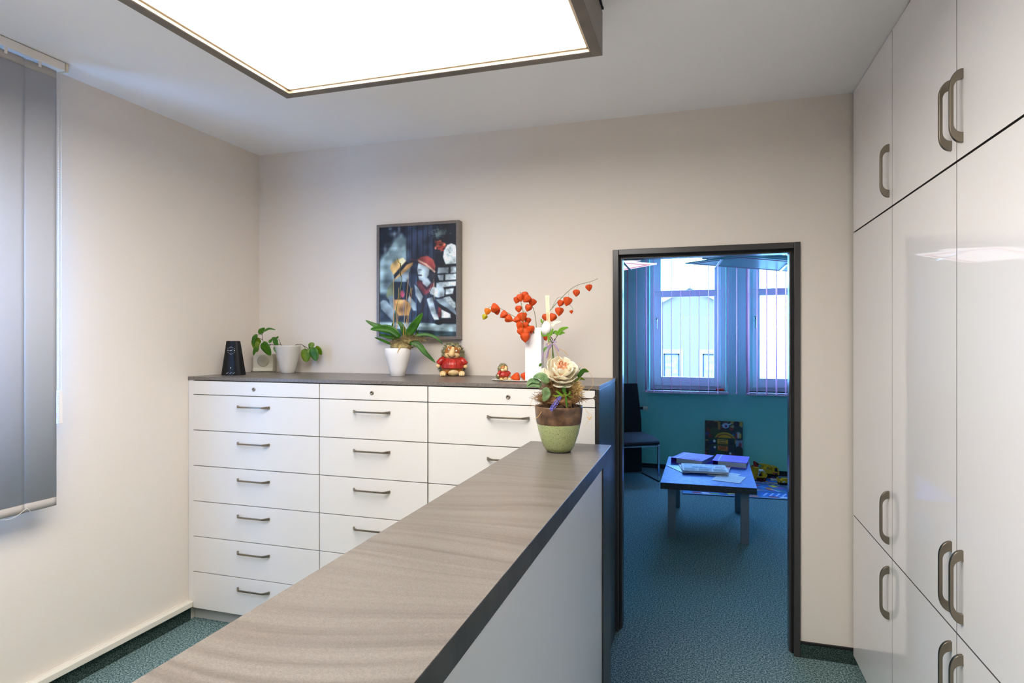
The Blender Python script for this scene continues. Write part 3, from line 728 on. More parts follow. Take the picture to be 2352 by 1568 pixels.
pp([(830, 1135), (940, 1190), (945, 1242), (830, 1242)], (204, 214, 218)); el(800, 1295, 52, 32, (10, 12, 16)); pp([(720, 1200), (780, 1190), (800, 1262), (742, 1262)], (170, 184, 192))
pp([(530, 515), (575, 478), (655, 464), (728, 508), (758, 592), (746, 672), (680, 612), (560, 560)], (158, 80, 76))
for k in range(7): ln(545 + k * 26, 500 - 6 * k + k * k * 2.2, 570 + k * 28, 560 + k * 12, 5, (104, 44, 48), 0.8)
ln(536, 518, 640, 572, 20, (222, 186, 168)); ln(640, 572, 745, 662, 22, (222, 186, 168)); ln(445, 508, 540, 520, 12, (110, 64, 68))
lf = rs.rand(24, 18); lf = np.kron(lf, np.ones((9, 9)))[:H_, :W_]
for _ in range(6): lf = (lf + np.roll(lf, 2, 0) + np.roll(lf, -2, 0) + np.roll(lf, 2, 1) + np.roll(lf, -2, 1)) / 5
pad = np.pad(cv.a, ((1, 1), (1, 1), (0, 0)), 'edge')
cv.a = 0.4 * cv.a + 0.15 * (pad[:-2, 1:-1] + pad[2:, 1:-1] + pad[1:-1, :-2] + pad[1:-1, 2:])
cv.a *= (0.55 + 0.9 * lf)[..., None]
cv.a = np.clip((cv.a - 60) * 1.22 + 48, 4, 240); cv.noise(0.08)
px0, px1, pz0, pz1 = PX0 + fw, PX1 - fw, PZ0 + fw, PZ1 - fw
oo = ROOT[t.name]
cv.mesh('print', lambda u, v: (px0 + (px1 - px0) * u - oo[0], PY + 0.006 - oo[1], pz1 + (pz0 - pz1) * v - oo[2]), t, M['print'])
obj('backing', MB().box(px0, px1, PY + 0.008, YB - 0.002, pz0, pz1), M['gap'], t, world=True)
# ------------------------------------------------------------------ things on the worktop (local axes: x right, y away from the camera, z up)
class L:
    """local metric frame of a tabletop thing from its base point"""
    def __init__(s, u0, v0, z, push=0.0, rot=YAW):
        p = at(u0, v0, 'z', z); p = p + AD * push
        d = (p - Vector((0, 0, EYE))).dot(AD); s.m = d / F; s.loc = p; s.u0 = u0; s.v0 = CY - (z - EYE) * F / d
    def __call__(s, u, v, y=0.0): return Vector(((u - s.u0) * s.m, y, (s.v0 - v) * s.m))

# black clock
f = L(529.8, 861.7, 1.36, 0.03)
t = thing('table_clock', 'black tapered table clock with white dial marks at the left end of the worktop', 'clock', f.loc, YAW)
def clock_ring(z, hw, hd):
    n = 8; out = [(-hw, hd, z), (-hw, -hd * 0.55, z)]
    for k in range(1, n): a = PI * k / n; out.append((-hw * math.cos(a), -hd * 0.55 - hd * 0.45 * math.sin(a), z))
    out += [(hw, -hd * 0.55, z), (hw, hd, z)]
    return out[::-1]
obj('case', MB().loft([clock_ring(0, 0.0605, 0.034), clock_ring(0.197, 0.034, 0.02)]), M['blackgloss'], t, bevel=0.0015)
def onface(x, z):                           # depth of the front surface at height z
    q = z / 0.197; hd = 0.034 + (0.02 - 0.034) * q; hw = 0.0605 + (0.034 - 0.0605) * q
    return -hd * 0.55 - hd * 0.45 * math.sqrt(max(0, 1 - (x / hw) ** 2)) - 0.0012
b = MB(); zc = 0.142
for k in range(12):
    a = PI * k / 6; r0, r1, ww = (0.0165, 0.0225, 0.0011) if k % 3 == 0 else (0.0185, 0.0225, 0.0006)
    ca, sa = math.sin(a), math.cos(a); q = [(ca * r0 - sa * ww, sa * r0 + ca * ww), (ca * r1 - sa * ww, sa * r1 + ca * ww), (ca * r1 + sa * ww, sa * r1 - ca * ww), (ca * r0 + sa * ww, sa * r0 - ca * ww)]
    b.prism([(x, zc + z) for x, z in q], 'y', onface(ca * 0.02, zc), onface(ca * 0.02, zc) - 0.0006)
obj('hour_marks', b, M['white'], t)
for L_, a, ww in ((0.0125, math.radians(60), 0.0013), (0.019, math.radians(267), 0.0009)):
    ca, sa = math.sin(a), math.cos(a); q = [(-sa * ww, ca * ww), (ca * L_, sa * L_), (sa * ww, -ca * ww), (-ca * 0.004, -sa * 0.004)]
    y = onface(0, zc) - 0.001
    obj('clock_hand', MB().prism([(x, zc + z) for x, z in q], 'y', y, y - 0.0006), M['white'], t)
b = MB()
for x in (-0.0155, 0.0035, 0.022):
    q = [(x - 0.009, 0.010), (x + 0.004, 0.017), (x + 0.0065, 0.017), (x - 0.0065, 0.010)]; b.prism(q, 'y', onface(x, 0.013), onface(x, 0.013) - 0.0006)
obj('dash_marks', b, M['white'], t)
obj('light_sensor', MB().ell((0, onface(0, 0.043), 0.043), (0.003, 0.001, 0.003), 10, 6), M['white'], t, smooth=True)

# ivory radio loudspeaker
f = L(603.5, 854.0, 1.36, 0.03)
t = thing('table_radio', 'small square ivory radio with a round grille beside the pale plant pot', 'radio', f.loc, YAW)
hw, hh = 0.064, 0.114
obj('case', MB().box(-hw, hw, -0.026, 0.03, 0, hh), M['radio'], t, bevel=0.004)
obj('front_lip', MB().prism([(-0.027, 0.001), (-0.034, 0.004), (-0.035, 0.014), (-0.031, 0.024), (-0.027, 0.028)], 'x', -hw + 0.001, hw - 0.001), M['radio'], t, bevel=0.002)
g = MB().lathe([(0.0375, 0), (0.0365, 0.0022), (0.03, 0.003), (0, 0.0034)], 36); g.v = [(x, -0.026 - z, y + 0.070) for x, y, z in g.v]; g.f = [q[::-1] for q in g.f]
obj('speaker_grille', g, M['mesh'], t, smooth=True)
obj('power_cable', MB().tube([(-0.064, 0.0, 0.012), (-0.073, -0.002, 0.007), (-0.085, -0.004, 0.0025), (-0.094, -0.002, 0.0015)], 0.0014, 6), M['toyblack'], t, smooth=True)

def leafset(t, f, specs, s, ox, oy, depth=0.0, mats=('leaf', 'leaflight'), prefix='leaf'):
    for i, (path, wd, mi, yo) in enumerate(specs):
        pts = [f(ox + x / s, oy + y / s, depth + yo + (0.004 * math.sin(i * 2.1 + k))) for k, (x, y) in enumerate(path)]
        d = (pts[-1] - pts[0]).normalized(); side = Vector((0, 1, 0)).cross(d)
        side = (side + Vector((0, 0.35 * math.sin(i * 1.7), 0))).normalized()
        obj(prefix, MB().leaf(pts, wd / s * f.m, side, fold=0.22), M[mats[mi]], t, smooth=True, solid=0.0007)

# pale pot with trailing plant
f = L(656.0, 857.0, 1.36, 0.036)
t = thing('plant_pot', 'pale tapering plastic plant pot beside the ivory radio', 'pot', f.loc, YAW)
k_ = f.m
pr0 = [(0, 0), (14.5 * k_, 0), (15.6 * k_, 1.5 * k_), (18.2 * k_, 10 * k_), (21.5 * k_, 24 * k_), (24.7 * k_, 40 * k_), (28.6 * k_, 60 * k_), (29.6 * k_, 63.5 * k_), (28.8 * k_, 63.8 * k_), (27.4 * k_, 60 * k_), (26.6 * k_, 55 * k_), (0, 54 * k_)]
obj('body', MB().lathe(pr0, 40, cap=False), M['pot'], t, smooth=True)
obj('soil', MB().lathe([(26.8 * k_, 55.5 * k_), (15 * k_, 57.5 * k_), (0, 57 * k_)], 24, cap=False), M['soil'], t, smooth=True)
tp = thing('trailing_plant', 'green leafy trailing plant growing out of the pale pot in the corner', 'plant', f.loc + Vector((0, 0, 57 * k_)), YAW)
f2 = lambda u, v, y=0.0: f(u, v, y) - Vector((0, 0, 57 * k_))
class LF:
    def __init__(s, fn, m): s.fn = fn; s.m = m
    def __call__(s, u, v, y=0.0): return s.fn(u, v, y)
g = LF(f2, f.m); S_, OX, OY = 8.71, 490, 740
def stem(t, g, pts, r, m, s, ox, oy, y=0.0, name='stem'):
    P = smooth_path([g(ox + x / s, oy + yy / s, y) for x, yy in pts], max(6, 4 * len(pts)))
    n = len(P); obj(name, MB().tube(P, [r * (1 - 0.45 * i / (n - 1)) for i in range(n)], 6), M[m], t, smooth=True)
for pts, y in (([(1440, 520), (1300, 440), (1210, 452), (1130, 445), (1000, 415), (955, 350), (950, 240), (990, 178)], -0.01), ([(955, 350), (905, 325), (870, 332)], -0.01), ([(950, 250), (910, 236), (860, 246)], -0.01),
               ([(1130, 450), (985, 485), (915, 500)], -0.015), ([(1420, 520), (1335, 455), (1320, 410), (1290, 330)], -0.02), ([(1480, 520), (1620, 452), (1700, 438), (1760, 460), (1825, 550), (1880, 610)], -0.01), ([(1760, 462), (1860, 518), (1880, 530)], -0.01)):
    stem(tp, g, pts, 0.0022, 'stem', S_, OX, OY, y)
leafset(tp, g, [([(985, 182), (1080, 128), (1215, 152)], 44, 0, -0.01), ([(930, 232), (930, 170), (1010, 112)], 108, 0, -0.014), ([(870, 245), (800, 330), (803, 480)], 78, 0, -0.02),
    ([(890, 330), (800, 400), (830, 600)], 175, 1, 0.0), ([(865, 505), (830, 560), (803, 662)], 80, 0, -0.028), ([(975, 402), (1060, 520), (1130, 662)], 200, 0, -0.02),
    ([(1075, 410), (1100, 370), (1145, 342)], 66, 0, 0.0), ([(1252, 322), (1200, 318), (1155, 335)], 54, 0, -0.03), ([(1258, 325), (1280, 300), (1302, 282)], 40, 0, -0.03),
    ([(1250, 328), (1250, 400), (1292, 482)], 112, 0, -0.036), ([(1238, 478), (1280, 560), (1372, 628)], 98, 0, -0.04)], S_, OX, OY)
leafset(tp, g, [([(1850, 540), (1815, 660), (1822, 798)], 215, 1, 0.0), ([(1880, 525), (1880, 460), (1898, 400)], 60, 0, 0.01), ([(1885, 500), (1930, 450), (1960, 408)], 120, 1, 0.004),
    ([(1845, 560), (1900, 575), (1955, 602)], 100, 1, -0.01), ([(1955, 515), (2010, 640), (2045, 772)], 190, 0, -0.02), ([(2005, 488), (2080, 560), (2120, 655)], 130, 1, 0.0)], S_, OX, OY)

# orchid pot
f = L(911.0, 864.0, 1.36, 0.036); k_ = f.m
t = thing('orchid_pot', 'matt white egg-shaped ceramic pot under the picture', 'pot', f.loc, YAW)
pr0 = [(0, 0), (15 * k_, 0), (16.2 * k_, 1 * k_), (20.6 * k_, 16 * k_), (25.5 * k_, 36 * k_), (28.3 * k_, 46 * k_), (29.8 * k_, 54 * k_), (29.6 * k_, 60 * k_), (28.2 * k_, 64 * k_), (27.3 * k_, 64.3 * k_), (26.6 * k_, 62 * k_), (26.2 * k_, 56 * k_), (0, 55 * k_)]
obj('body', MB().lathe(pr0, 44, cap=False), M['planter'], t, smooth=True)
zo = Vector((0, 0, 58 * k_))
to = thing('orchid', 'orchid without blossoms, broad leaves and thin support sticks in the white egg-shaped pot', 'plant', f.loc + zo, YAW)
g = LF(lambda u, v, y=0.0: f(u, v, y) - zo, f.m); S_, OX, OY = 8.71, 830, 700
leafset(to, g, [([(780, 640), (600, 500), (400, 470), (185, 492)], 165, 0, -0.05), ([(760, 600), (420, 470), (230, 400), (60, 305)], 110, 0, -0.005), ([(760, 660), (560, 640), (340, 590)], 90, 0, -0.02),
    ([(600, 790), (430, 710), (255, 648)], 55, 0, -0.03), ([(900, 620), (1060, 400), (1225, 160)], 165, 0, -0.03), ([(830, 640), (780, 430), (680, 325)], 100, 0, 0.02),
    ([(1020, 620), (1280, 590), (1480, 660), (1615, 795)], 62, 0, -0.015), ([(960, 760), (1130, 790), (1280, 960), (1485, 1155)], 118, 0, -0.04), ([(585, 500), (580, 420), (602, 335)], 34, 0, 0.02),
    ([(1050, 640), (1090, 560), (1110, 490)], 40, 0, 0.01)], S_, OX, OY, mats=('orchidleaf', 'leaf'))
S2, OX2, OY2 = 3.823, 820, 480
for (x0, y0), (x1, y1), y in (((313, 612), (313, 1085), -0.01), ((356, 688), (325, 1090), 0.005), ((372, 768), (336, 1090), -0.012), ((444, 570), (392, 1110), 0.0), ((464, 688), (410, 1110), -0.008), ((471, 690), (419, 1110), 0.008)):
    stem(to, g, [(x1, y1 + 45), ((x0 + x1) / 2, (y0 + y1) / 2), (x0, y0)], 0.0016, 'bamboo', S2, OX2, OY2, y, 'support_stick')
stem(to, g, [(300, 1100), (303, 1030), (330, 880), (366, 700), (378, 610), (360, 545), (370, 490), (348, 458), (335, 418)], 0.0026, 'greenstem', S2, OX2, OY2, 0.015, 'flower_stem')
stem(to, g, [(372, 590), (364, 520), (372, 470)], 0.0022, 'darkstem', S2, OX2, OY2, 0.012, 'flower_stem')
stem(to, g, [(500, 1120), (530, 950), (585, 820), (640, 690), (686, 540), (700, 490)], 0.0022, 'darkstem', S2, OX2, OY2, 0.015, 'flower_stem')
def strands(n, cx, cz, rx, rz, ry, ln_, r, tilt=0.5, cy=0.0, seed=1, down=0.0):
    q = random.Random(seed); b = MB()
    for _ in range(n):
        a = q.uniform(0, 2 * PI); rr = math.sqrt(q.random()); p = Vector((cx + rx * rr * math.cos(a), cy + q.uniform(-ry, ry), cz + rz * rr * math.sin(a)))
        d = Vector((q.uniform(-1, 1), q.uniform(-0.7, 0.7), q.uniform(-tilt, tilt) - down)).normalized(); k = Vector((q.uniform(-1, 1), q.uniform(-1, 1), q.uniform(-1, 1))) * 0.7
        l_ = ln_ * q.uniform(0.5, 1.2); P = [p - d * l_ / 2 + k * l_ * 0.12, p - d * l_ * 0.15 - k * l_ * 0.1, p + d * l_ * 0.2 - k * l_ * 0.1, p + d * l_ / 2 + k * l_ * 0.15]
        b.tube(P, [r, r, r, r * 0.6], 3)
    return b
c0 = g(830 + 840 / 8.71, 700 + 765 / 8.71)
b = strands(420, c0.x, c0.z, 0.078, 0.034, 0.05, 0.045, 0.0008, 0.5, seed=3)
c1 = g(830 + 960 / 8.71, 700 + 660 / 8.71); b2 = strands(200, c1.x, c1.z, 0.045, 0.022, 0.035, 0.04, 0.0008, 0.7, seed=4)
c2 = g(830 + 1170 / 8.71, 700 + 710 / 8.71); b3 = strands(70, c2.x, c2.z, 0.032, 0.016, 0.02, 0.045, 0.0007, 0.6, seed=5)
for q in (b2, b3): b.add(q.v, q.f)
b.ell((c0.x - 0.02, 0, c0.z - 0.022), (0.062, 0.056, 0.03), 18, 8)
b.ell((c0.x + 0.02, 0, c0.z + 0.008), (0.045, 0.04, 0.022), 16, 8)
obj('moss', b, M['moss'], to, kind='stuff')
stem(to, g, [(800, 835), (770, 890), (750, 950)], 0.003, 'bamboo', S_, OX, OY, -0.073, 'air_root')

# hedgehog figurines
def hedgehog(name, label, f, sc, turn=0.0, seed=1, simple=False):
    t = thing(name, label, 'figurine', f.loc, YAW + turn); K = 0.000167 * sc
    P = lambda x, z, y=0.0: Vector(((x - 650) * K, y * K, (1365 - z) * K))
    E3 = lambda a, b_, c_: (a * K, b_ * K, c_ * K)
    obj('body', MB().ell(P(680, 1130, 40), E3(360, 280, 235), 28, 16), M['brownfur'], t, smooth=True)
    obj('belly', MB().ell(P(705, 1215, -60), E3(215, 200, 150), 24, 12), M['creamfur'], t, smooth=True)
    n = 60
    fn = lambda a, r, z: 1 + 0.014 * math.cos(30 * a) - (0.0 if math.sin(a) < 0 else 0.06)
    z = lambda v: (1365 - v) * K
    prof = [(285 * K, z(1075)), (372 * K, z(1102)), (396 * K, z(1080)), (385 * K, z(1060)), (400 * K, z(1000)), (380 * K, z(930)), (330 * K, z(860)), (270 * K, z(800)), (255 * K, z(770))]
    sw = obj('sweater', MB().lathe(prof, 120, (30 * K, 0, 0), 1.0, 0.86, fn), M['knit'], t, smooth=True)
    for x0, z0, x1, z1, r in ((400, 800, 215, 930, 110), (940, 830, 1110, 950, 115)):
        b = MB().tube([P(x0, z0, 0), P((x0 + x1) / 2, (z0 + z1) / 2 - 20, -50), P(x1, z1, -70), P(x1 + (x1 - x0) * 0.08, z1 + 20, -75)], [r * 1.1 * K, r * 1.05 * K, r * 0.9 * K, r * 0.8 * K], 18)
        obj('sleeve', b, M['knit'], sw, smooth=True)
    b = MB()
    loop = [(P(670, 775, 0) + Vector((265 * K * math.cos(a), 215 * K * math.sin(a), -18 * K * math.sin(a * 1) - (40 * K if math.sin(a) < 0 else 0) * abs(math.sin(a))))) for a in [2 * PI * k / 24 for k in range(25)]]
    b.tube(loop, 30 * K, 8); obj('collar', b, M['knit'], sw, smooth=True)
    for x, zz_, rx in ((200, 1015, 72), (1110, 1035, 70)):
        obj('hand', MB().ell(P(x, zz_, -90), E3(rx, 60, 66), 14, 8), M['creamfur'], t, smooth=True)
    for x, a in ((365, -0.25), (995, 0.2)):
        b = MB().ell(P(x, 1275, -190), E3(112, 150, 92), 18, 10, Matrix.Rotation(a, 3, 'Z'))
        for q in (-1, 0, 1): b.ell(P(x + q * 58, 1300, -320), E3(38, 45, 52), 10, 6)
        obj('foot', b, M['creamfur'], t, smooth=True)
    # head
    obj('head', MB().ell(P(670, 560, -10), E3(262, 225, 215), 28, 16), M['brownfur'], t, smooth=True)
    obj('muzzle', MB().ell(P(665, 655, -75), E3(252, 185, 145), 28, 14), M['creamfur'], t, smooth=True)
    b = MB(); pts = [P(700, 385, -190), P(692, 450, -245), P(675, 540, -290), P(655, 620, -300), P(650, 680, -270)]
    b.tube(smooth_path(pts, 12), [r * K for r in (30, 42, 52, 62, 72, 84, 96, 106, 112, 112, 100, 78, 40)], 18)
    obj('nose', b, M['creamfur'], t, smooth=True)
    for x, zz_ in ((560, 462), (815, 512)):
        e = obj('eye', MB().ell(P(x, zz_, -222), E3(30, 22, 30), 12, 8), M['white'], t, smooth=True)
        obj('pupil', MB().ell(P(x + (12 if x > 700 else -8), zz_ + 8, -240), E3(13, 10, 14), 8, 6), M['toyblack'], e, smooth=True)
    for x, zz_ in ((540, 372), (918, 442)):
        e = obj('ear', MB().ell(P(x, zz_, -130), E3(46, 26, 46), 12, 8), M['creamfur'], t, smooth=True)
        obj('inner_ear', MB().ell(P(x, zz_, -150), E3(26, 14, 26), 10, 6), M['brownfur'], e, smooth=True)
    sm = [P(512 + (790 - 512) * q, 610 + 105 * math.sin(PI * q) + 50 * q, -262 - 25 * math.sin(PI * q)) for q in [k / 10 for k in range(11)]]
    obj('mouth', MB().tube(sm, 9 * K, 6), M['darkstem'], t, smooth=True)
    obj('forelock', MB().ell(P(705, 352, -150), E3(48, 50, 32), 10, 6), M['toyblack'], t, smooth=True)
    # coat of spines
    q = random.Random(seed); b = MB()
    b.ell(P(680, 640, 110), E3(360, 235, 400), 20, 12); b.ell(P(640, 1080, 170), E3(430, 240, 270), 20, 12)
    cnt = 0
    while cnt < (620 if not simple else 420):
        if cnt % 5 < 3:
            c_ = P(680, 640, 110); r3 = (372, 250, 412)
        else:
            c_ = P(640, 1090, 170); r3 = (440, 250, 280)
        a = q.uniform(0, 2 * PI); h = q.uniform(-0.9, 1.0)
        s_ = math.sqrt(1 - h * h); nrm = Vector((s_ * math.cos(a), s_ * math.sin(a), h))
        if nrm.y < -0.42: continue
        p = c_ + Vector((nrm.x * r3[0], nrm.y * r3[1], nrm.z * r3[2])) * K * 0.96
        if p.z < 20 * K: continue
        d = (nrm + Vector((q.uniform(-.3, .3), q.uniform(-.3, .3) - 0.15, q.uniform(-.2, .35)))).normalized() * q.uniform(60, 105) * K
        if p.z + d.z < 4 * K: continue
        b.cone(p, d, 13 * K, 4); cnt += 1
    obj('spines', b, M['spine'] if name != 'spiky_ball' else M['darkspine'], t, kind='stuff')
    return t
f = L(1035.6, 864.5, 1.36, 0.05)
hedgehog('hedgehog_figurine', 'large grinning ceramic hedgehog in a red sweater below the picture corner', f, 1.0, 0.05, 2)

# oval tray, small hedgehogs, husks
TX, TYv = -0.845, 2.945
t = thing('oval_tray', 'flat pale oval tray under the white vase and the small hedgehog', 'tray', (TX, TYv, 1.36), 0.06)
obj('plate', MB().lathe([(0, 0), (0.8, 0), (0.92, 0.001), (1.0, 0.005), (0.985, 0.0065), (0.9, 0.0035), (0, 0.003)], 48, sx=0.165, sy=0.085, cap=False), M['tray'], t, smooth=True)
TZ1 = 1.3635
f = L(1156.0, 873.6, TZ1, 0.024)
hedgehog('hedgehog_figurine', 'tiny ceramic hedgehog in a red sweater on the left end of the oval tray', f, 0.44, 0.55, 5, True)
f = L(1236.0, 872.0, TZ1, 0.045)
hedgehog('hedgehog_figurine', 'tiny ceramic hedgehog right of the white vase, mostly hidden by the big rose', f, 0.44, -0.5, 6, True)

# physalis husk
def husk_mb():
    b = MB(); prof = [(0.001, 0.0), (0.20, -0.01), (0.42, -0.06), (0.52, -0.20), (0.53, -0.36), (0.46, -0.56), (0.33, -0.76), (0.18, -0.92), (0.07, -1.03), (0.0, -1.10)]
    return b.lathe(prof, 30, fn=lambda a, r, z: 1 + 0.075 * math.cos(5 * a) + 0.02 * math.cos(10 * a), cap=False)
HUSK = {}
def husk(parent, p, size, dirv, m='orange', name='husk'):
    if m not in HUSK:
        me = bpy.data.meshes.new('husk'); b = husk_mb(); me.from_pydata(b.v, [], b.f); me.update(); me.materials.append(M[m])
        me.polygons.foreach_set('use_smooth', [True] * len(me.polygons)); HUSK[m] = me
    o = bpy.data.objects.new(name, HUSK[m]); C.objects.link(o); o.parent = parent
    q = Vector((0, 0, -1)).rotation_difference(Vector(dirv).normalized()); o.rotation_mode = 'QUATERNION'
    o.rotation_quaternion = q @ Quaternion((0, 0, 1), random.uniform(0, 1.2)); o.scale = (size, size, size)
    o.location = Vector(p) - Vector(dirv).normalized() * size * 0.5
    return o
t = husk(None, at(1184, 864, 'y', 2.90), 0.043, (-0.93, -0.2, -0.12), name='physalis_husk'); tag(t, 'orange physalis husk lying on the tray beside the tiny hedgehog', 'seed pod')
t.location.z = TZ1 + 0.0185
t = husk(None, at(1205, 860, 'y', 2.985), 0.036, (0.3, -0.3, -0.7), name='physalis_husk'); tag(t, 'orange physalis husk tucked against the left side of the white vase', 'seed pod')
t.location.z = TZ1 + 0.030

# white vase
vx0 = at(1206.3, 873, 'y', 2.925).x; vx1 = at(1243.2, 873, 'y', 2.925).x
t = thing('white_vase', 'tall slim rectangular white vase holding the orange physalis branches', 'vase', ((vx0 + vx1) / 2, 2.951, TZ1 + 0.0005))
VH = 0.262; hx = (vx1 - vx0) / 2; hy = 0.026; b = MB()
loops = []
for k in range(40):
    q = k / 39; z = VH * q; a = (0.0011 * math.sin(q * 95 + math.sin(q * 23) * 2)) * max(0, 1 - q / 0.42) ** 0.5
    loops.append([(-hx, -hy + a, z), (0, -hy + a * 0.4, z), (hx, -hy - a * 0.6, z), (hx, hy, z), (-hx, hy, z)])
for d, z in ((0.004, VH), (0.004, VH - 0.05)): loops.append([(-hx + d, -hy + d, z), (0, -hy + d, z), (hx - d, -hy + d, z), (hx - d, hy - d, z), (-hx + d, hy - d, z)])
obj('body', MB().loft(loops), M['vase'], t)
vtop = Vector(((vx0 + vx1) / 2, 2.951, TZ1 + VH))
mV = (vtop - Vector((0, 0, EYE))).dot(AD) / F; uV = CX + F * (vtop.dot(AR)) / vtop.dot(AD); vV = CY - (vtop.z - EYE) / mV
def gv(u, v, y=0.0): return Vector(((u - uV) * mV, y, (vV - v) * mV))
def branch(label, stems, husks):
    t = thing('physalis_branch', label, 'branch', vtop, YAW)
    for pts, r, y in stems:
        P = smooth_path([gv(u, v, y) for u, v in pts], 5 * len(pts)); n = len(P)
        obj('stem', MB().tube(P, [r * (1 - 0.5 * i / (n - 1)) for i in range(n)], 6), M['greenstem'], t, smooth=True)
    for u, v, wpx, ang, yy, mm in husks:
        a = math.radians(ang); s = wpx * mV / 1.02
        husk(t, gv(u, v, yy), s, (math.cos(a), -0.25, math.sin(a)), mm)
    return t
branch('orange physalis branch arching left and drooping from the white vase',
    [([(1226, 760), (1218, 750), (1200, 742), (1181, 727), (1165, 718), (1150, 709), (1132, 704.5), (1122, 708), (1113, 724)], 0.0016, -0.02)],
    [(1120, 716, 15, 250, -0.02, 'amber'), (1113, 728, 12.5, 245, -0.02, 'unripe'), (1139, 708, 20, 350, -0.03, 'orange'), (1141.5, 715, 16, 280, -0.01, 'orange'),
     (1157, 723.5, 18, 215, -0.03, 'orange'), (1170, 732.5, 18, 330, -0.03, 'orange'), (1186, 734.5, 16, 200, -0.03, 'orange')])
branch('upright middle physalis branch with a loop of orange husks above the white vase',
    [([(1230, 765), (1232, 752), (1229, 724), (1224, 706), (1214, 686), (1205, 674), (1195, 672)], 0.0018, 0.0), ([(1195, 676), (1194, 669)], 0.0012, -0.01), ([(1211, 722), (1206, 716), (1202, 714)], 0.001, -0.01)],
    [(1187, 690, 15, 255, -0.02, 'orange'), (1195, 685, 17, 285, -0.035, 'orange'), (1205.5, 678, 16, 280, 0.005, 'orange'), (1209, 687, 19, 225, -0.03, 'orange'), (1222, 695, 18, 250, 0.0, 'orange'),
     (1213, 707.5, 16, 250, -0.015, 'orange'), (1191, 710, 15, 272, -0.02, 'orange')])
branch('hanging physalis cluster of orange husks over the front left edge of the white vase',
    [([(1226, 765), (1220, 752), (1212, 745), (1205, 735), (1201, 715), (1196, 694)], 0.0024, -0.03), ([(1201, 715), (1200.5, 735), (1201, 758), (1204, 767)], 0.0012, -0.062)],
    [(1199.5, 729, 21, 275, -0.03, 'orange'), (1211.5, 737, 15, 265, -0.01, 'orange'), (1193.5, 748, 17, 240, -0.035, 'orange'), (1206, 748, 17, 275, -0.02, 'orange'), (1198, 762, 19, 300, -0.035, 'orange'), (1209.5, 761, 18, 20, -0.045, 'orange'),
     (1218.5, 757, 17, 280, -0.03, 'orange'), (1206, 775, 21, 272, -0.05, 'orange')])
branch('physalis branch reaching far up to the right behind the pale sticks',
    [([(1236, 765), (1243, 750), (1256, 722), (1266, 710), (1286, 688), (1306, 668), (1327, 654.5), (1357, 646.5), (1373, 639.5)], 0.0019, 0.0),
     ([(1268, 706), (1281, 684), (1297, 684)], 0.001, -0.01), ([(1306, 698), (1314, 706), (1315, 711), (1312, 714)], 0.0008, -0.01), ([(1326, 656), (1325, 666)], 0.0006, 0), ([(1355, 647), (1353, 653)], 0.0006, 0), ([(1306, 669), (1306, 681)], 0.0006, 0)],
    [(1254, 729, 17, 280, 0.0, 'orange'), (1269, 729, 18, 250, 0.0, 'orange'), (1252, 773, 18, 290, 0.02, 'orange'), (1284, 716, 19, 266, -0.01, 'orange'), (1287, 696.5, 15, 250, 0.0, 'orange'),
     (1303, 693, 20, 250, -0.01, 'orange'), (1312, 716.5, 8, 275, -0.01, 'orange'), (1324, 673, 15.5, 262, 0.0, 'orange'), (1353, 661, 15, 274, 0.0, 'orange')])

# ------------------------------------------------------------------ flower pot and arrangement on the counter
f = L(1285.6, 1041.5, CZ, 0.049); k_ = f.m
t = thing('flower_pot', 'green crackle-glazed pot with a brown upper band at the end of the counter', 'pot', f.loc, YAW)
def hp(v): return (f.v0 - v) * k_
foot = [(0, 0), (27.2 * k_, 0), (28.2 * k_, 0.8 * k_), (27.4 * k_, 3.2 * k_)]
obj('foot_ring', MB().lathe([(0, 0.0002), (27.5 * k_, 0.0002), (28 * k_, 2.5 * k_), (0, 2.5 * k_)], 48, cap=False), M['gap'], t, smooth=True)
pr0 = [(0, 2 * k_), (27.8 * k_, 2 * k_), (35 * k_, hp(1024)), (42.3 * k_, hp(1005)), (47.2 * k_, hp(987)), (50.6 * k_, hp(970)), (51.0 * k_, hp(967))]
obj('body', MB().lathe(pr0, 64, cap=False), M['celadon'], t, smooth=True)
wob = lambda a, r, z: 1 + 0.004 * math.sin(9 * a) + 0.003 * math.sin(17 * a + 1)
pr0 = [(50.6 * k_, hp(971.5)), (51.7 * k_, hp(968)), (53.7 * k_, hp(950)), (55.0 * k_, hp(934)), (54.6 * k_, hp(931)), (52.5 * k_, hp(932)), (50 * k_, hp(945)), (0, hp(946))]
obj('upper_band', MB().lathe(pr0, 64, fn=wob, cap=False), M['potband'], t, smooth=True)
zf = Vector((0, 0, hp(946)))
ta = thing('flower_arrangement', 'arrangement of a big cream rose, straw, leaves and sticks in the green pot', 'flowers', f.loc + zf, YAW)
g = LF(lambda u, v, y=0.0: f(u, v, y) - zf, f.m)
gx = lambda x, y_, d=0.0: g(1200 + x / 5.225, 760 + y_ / 5.225, d)
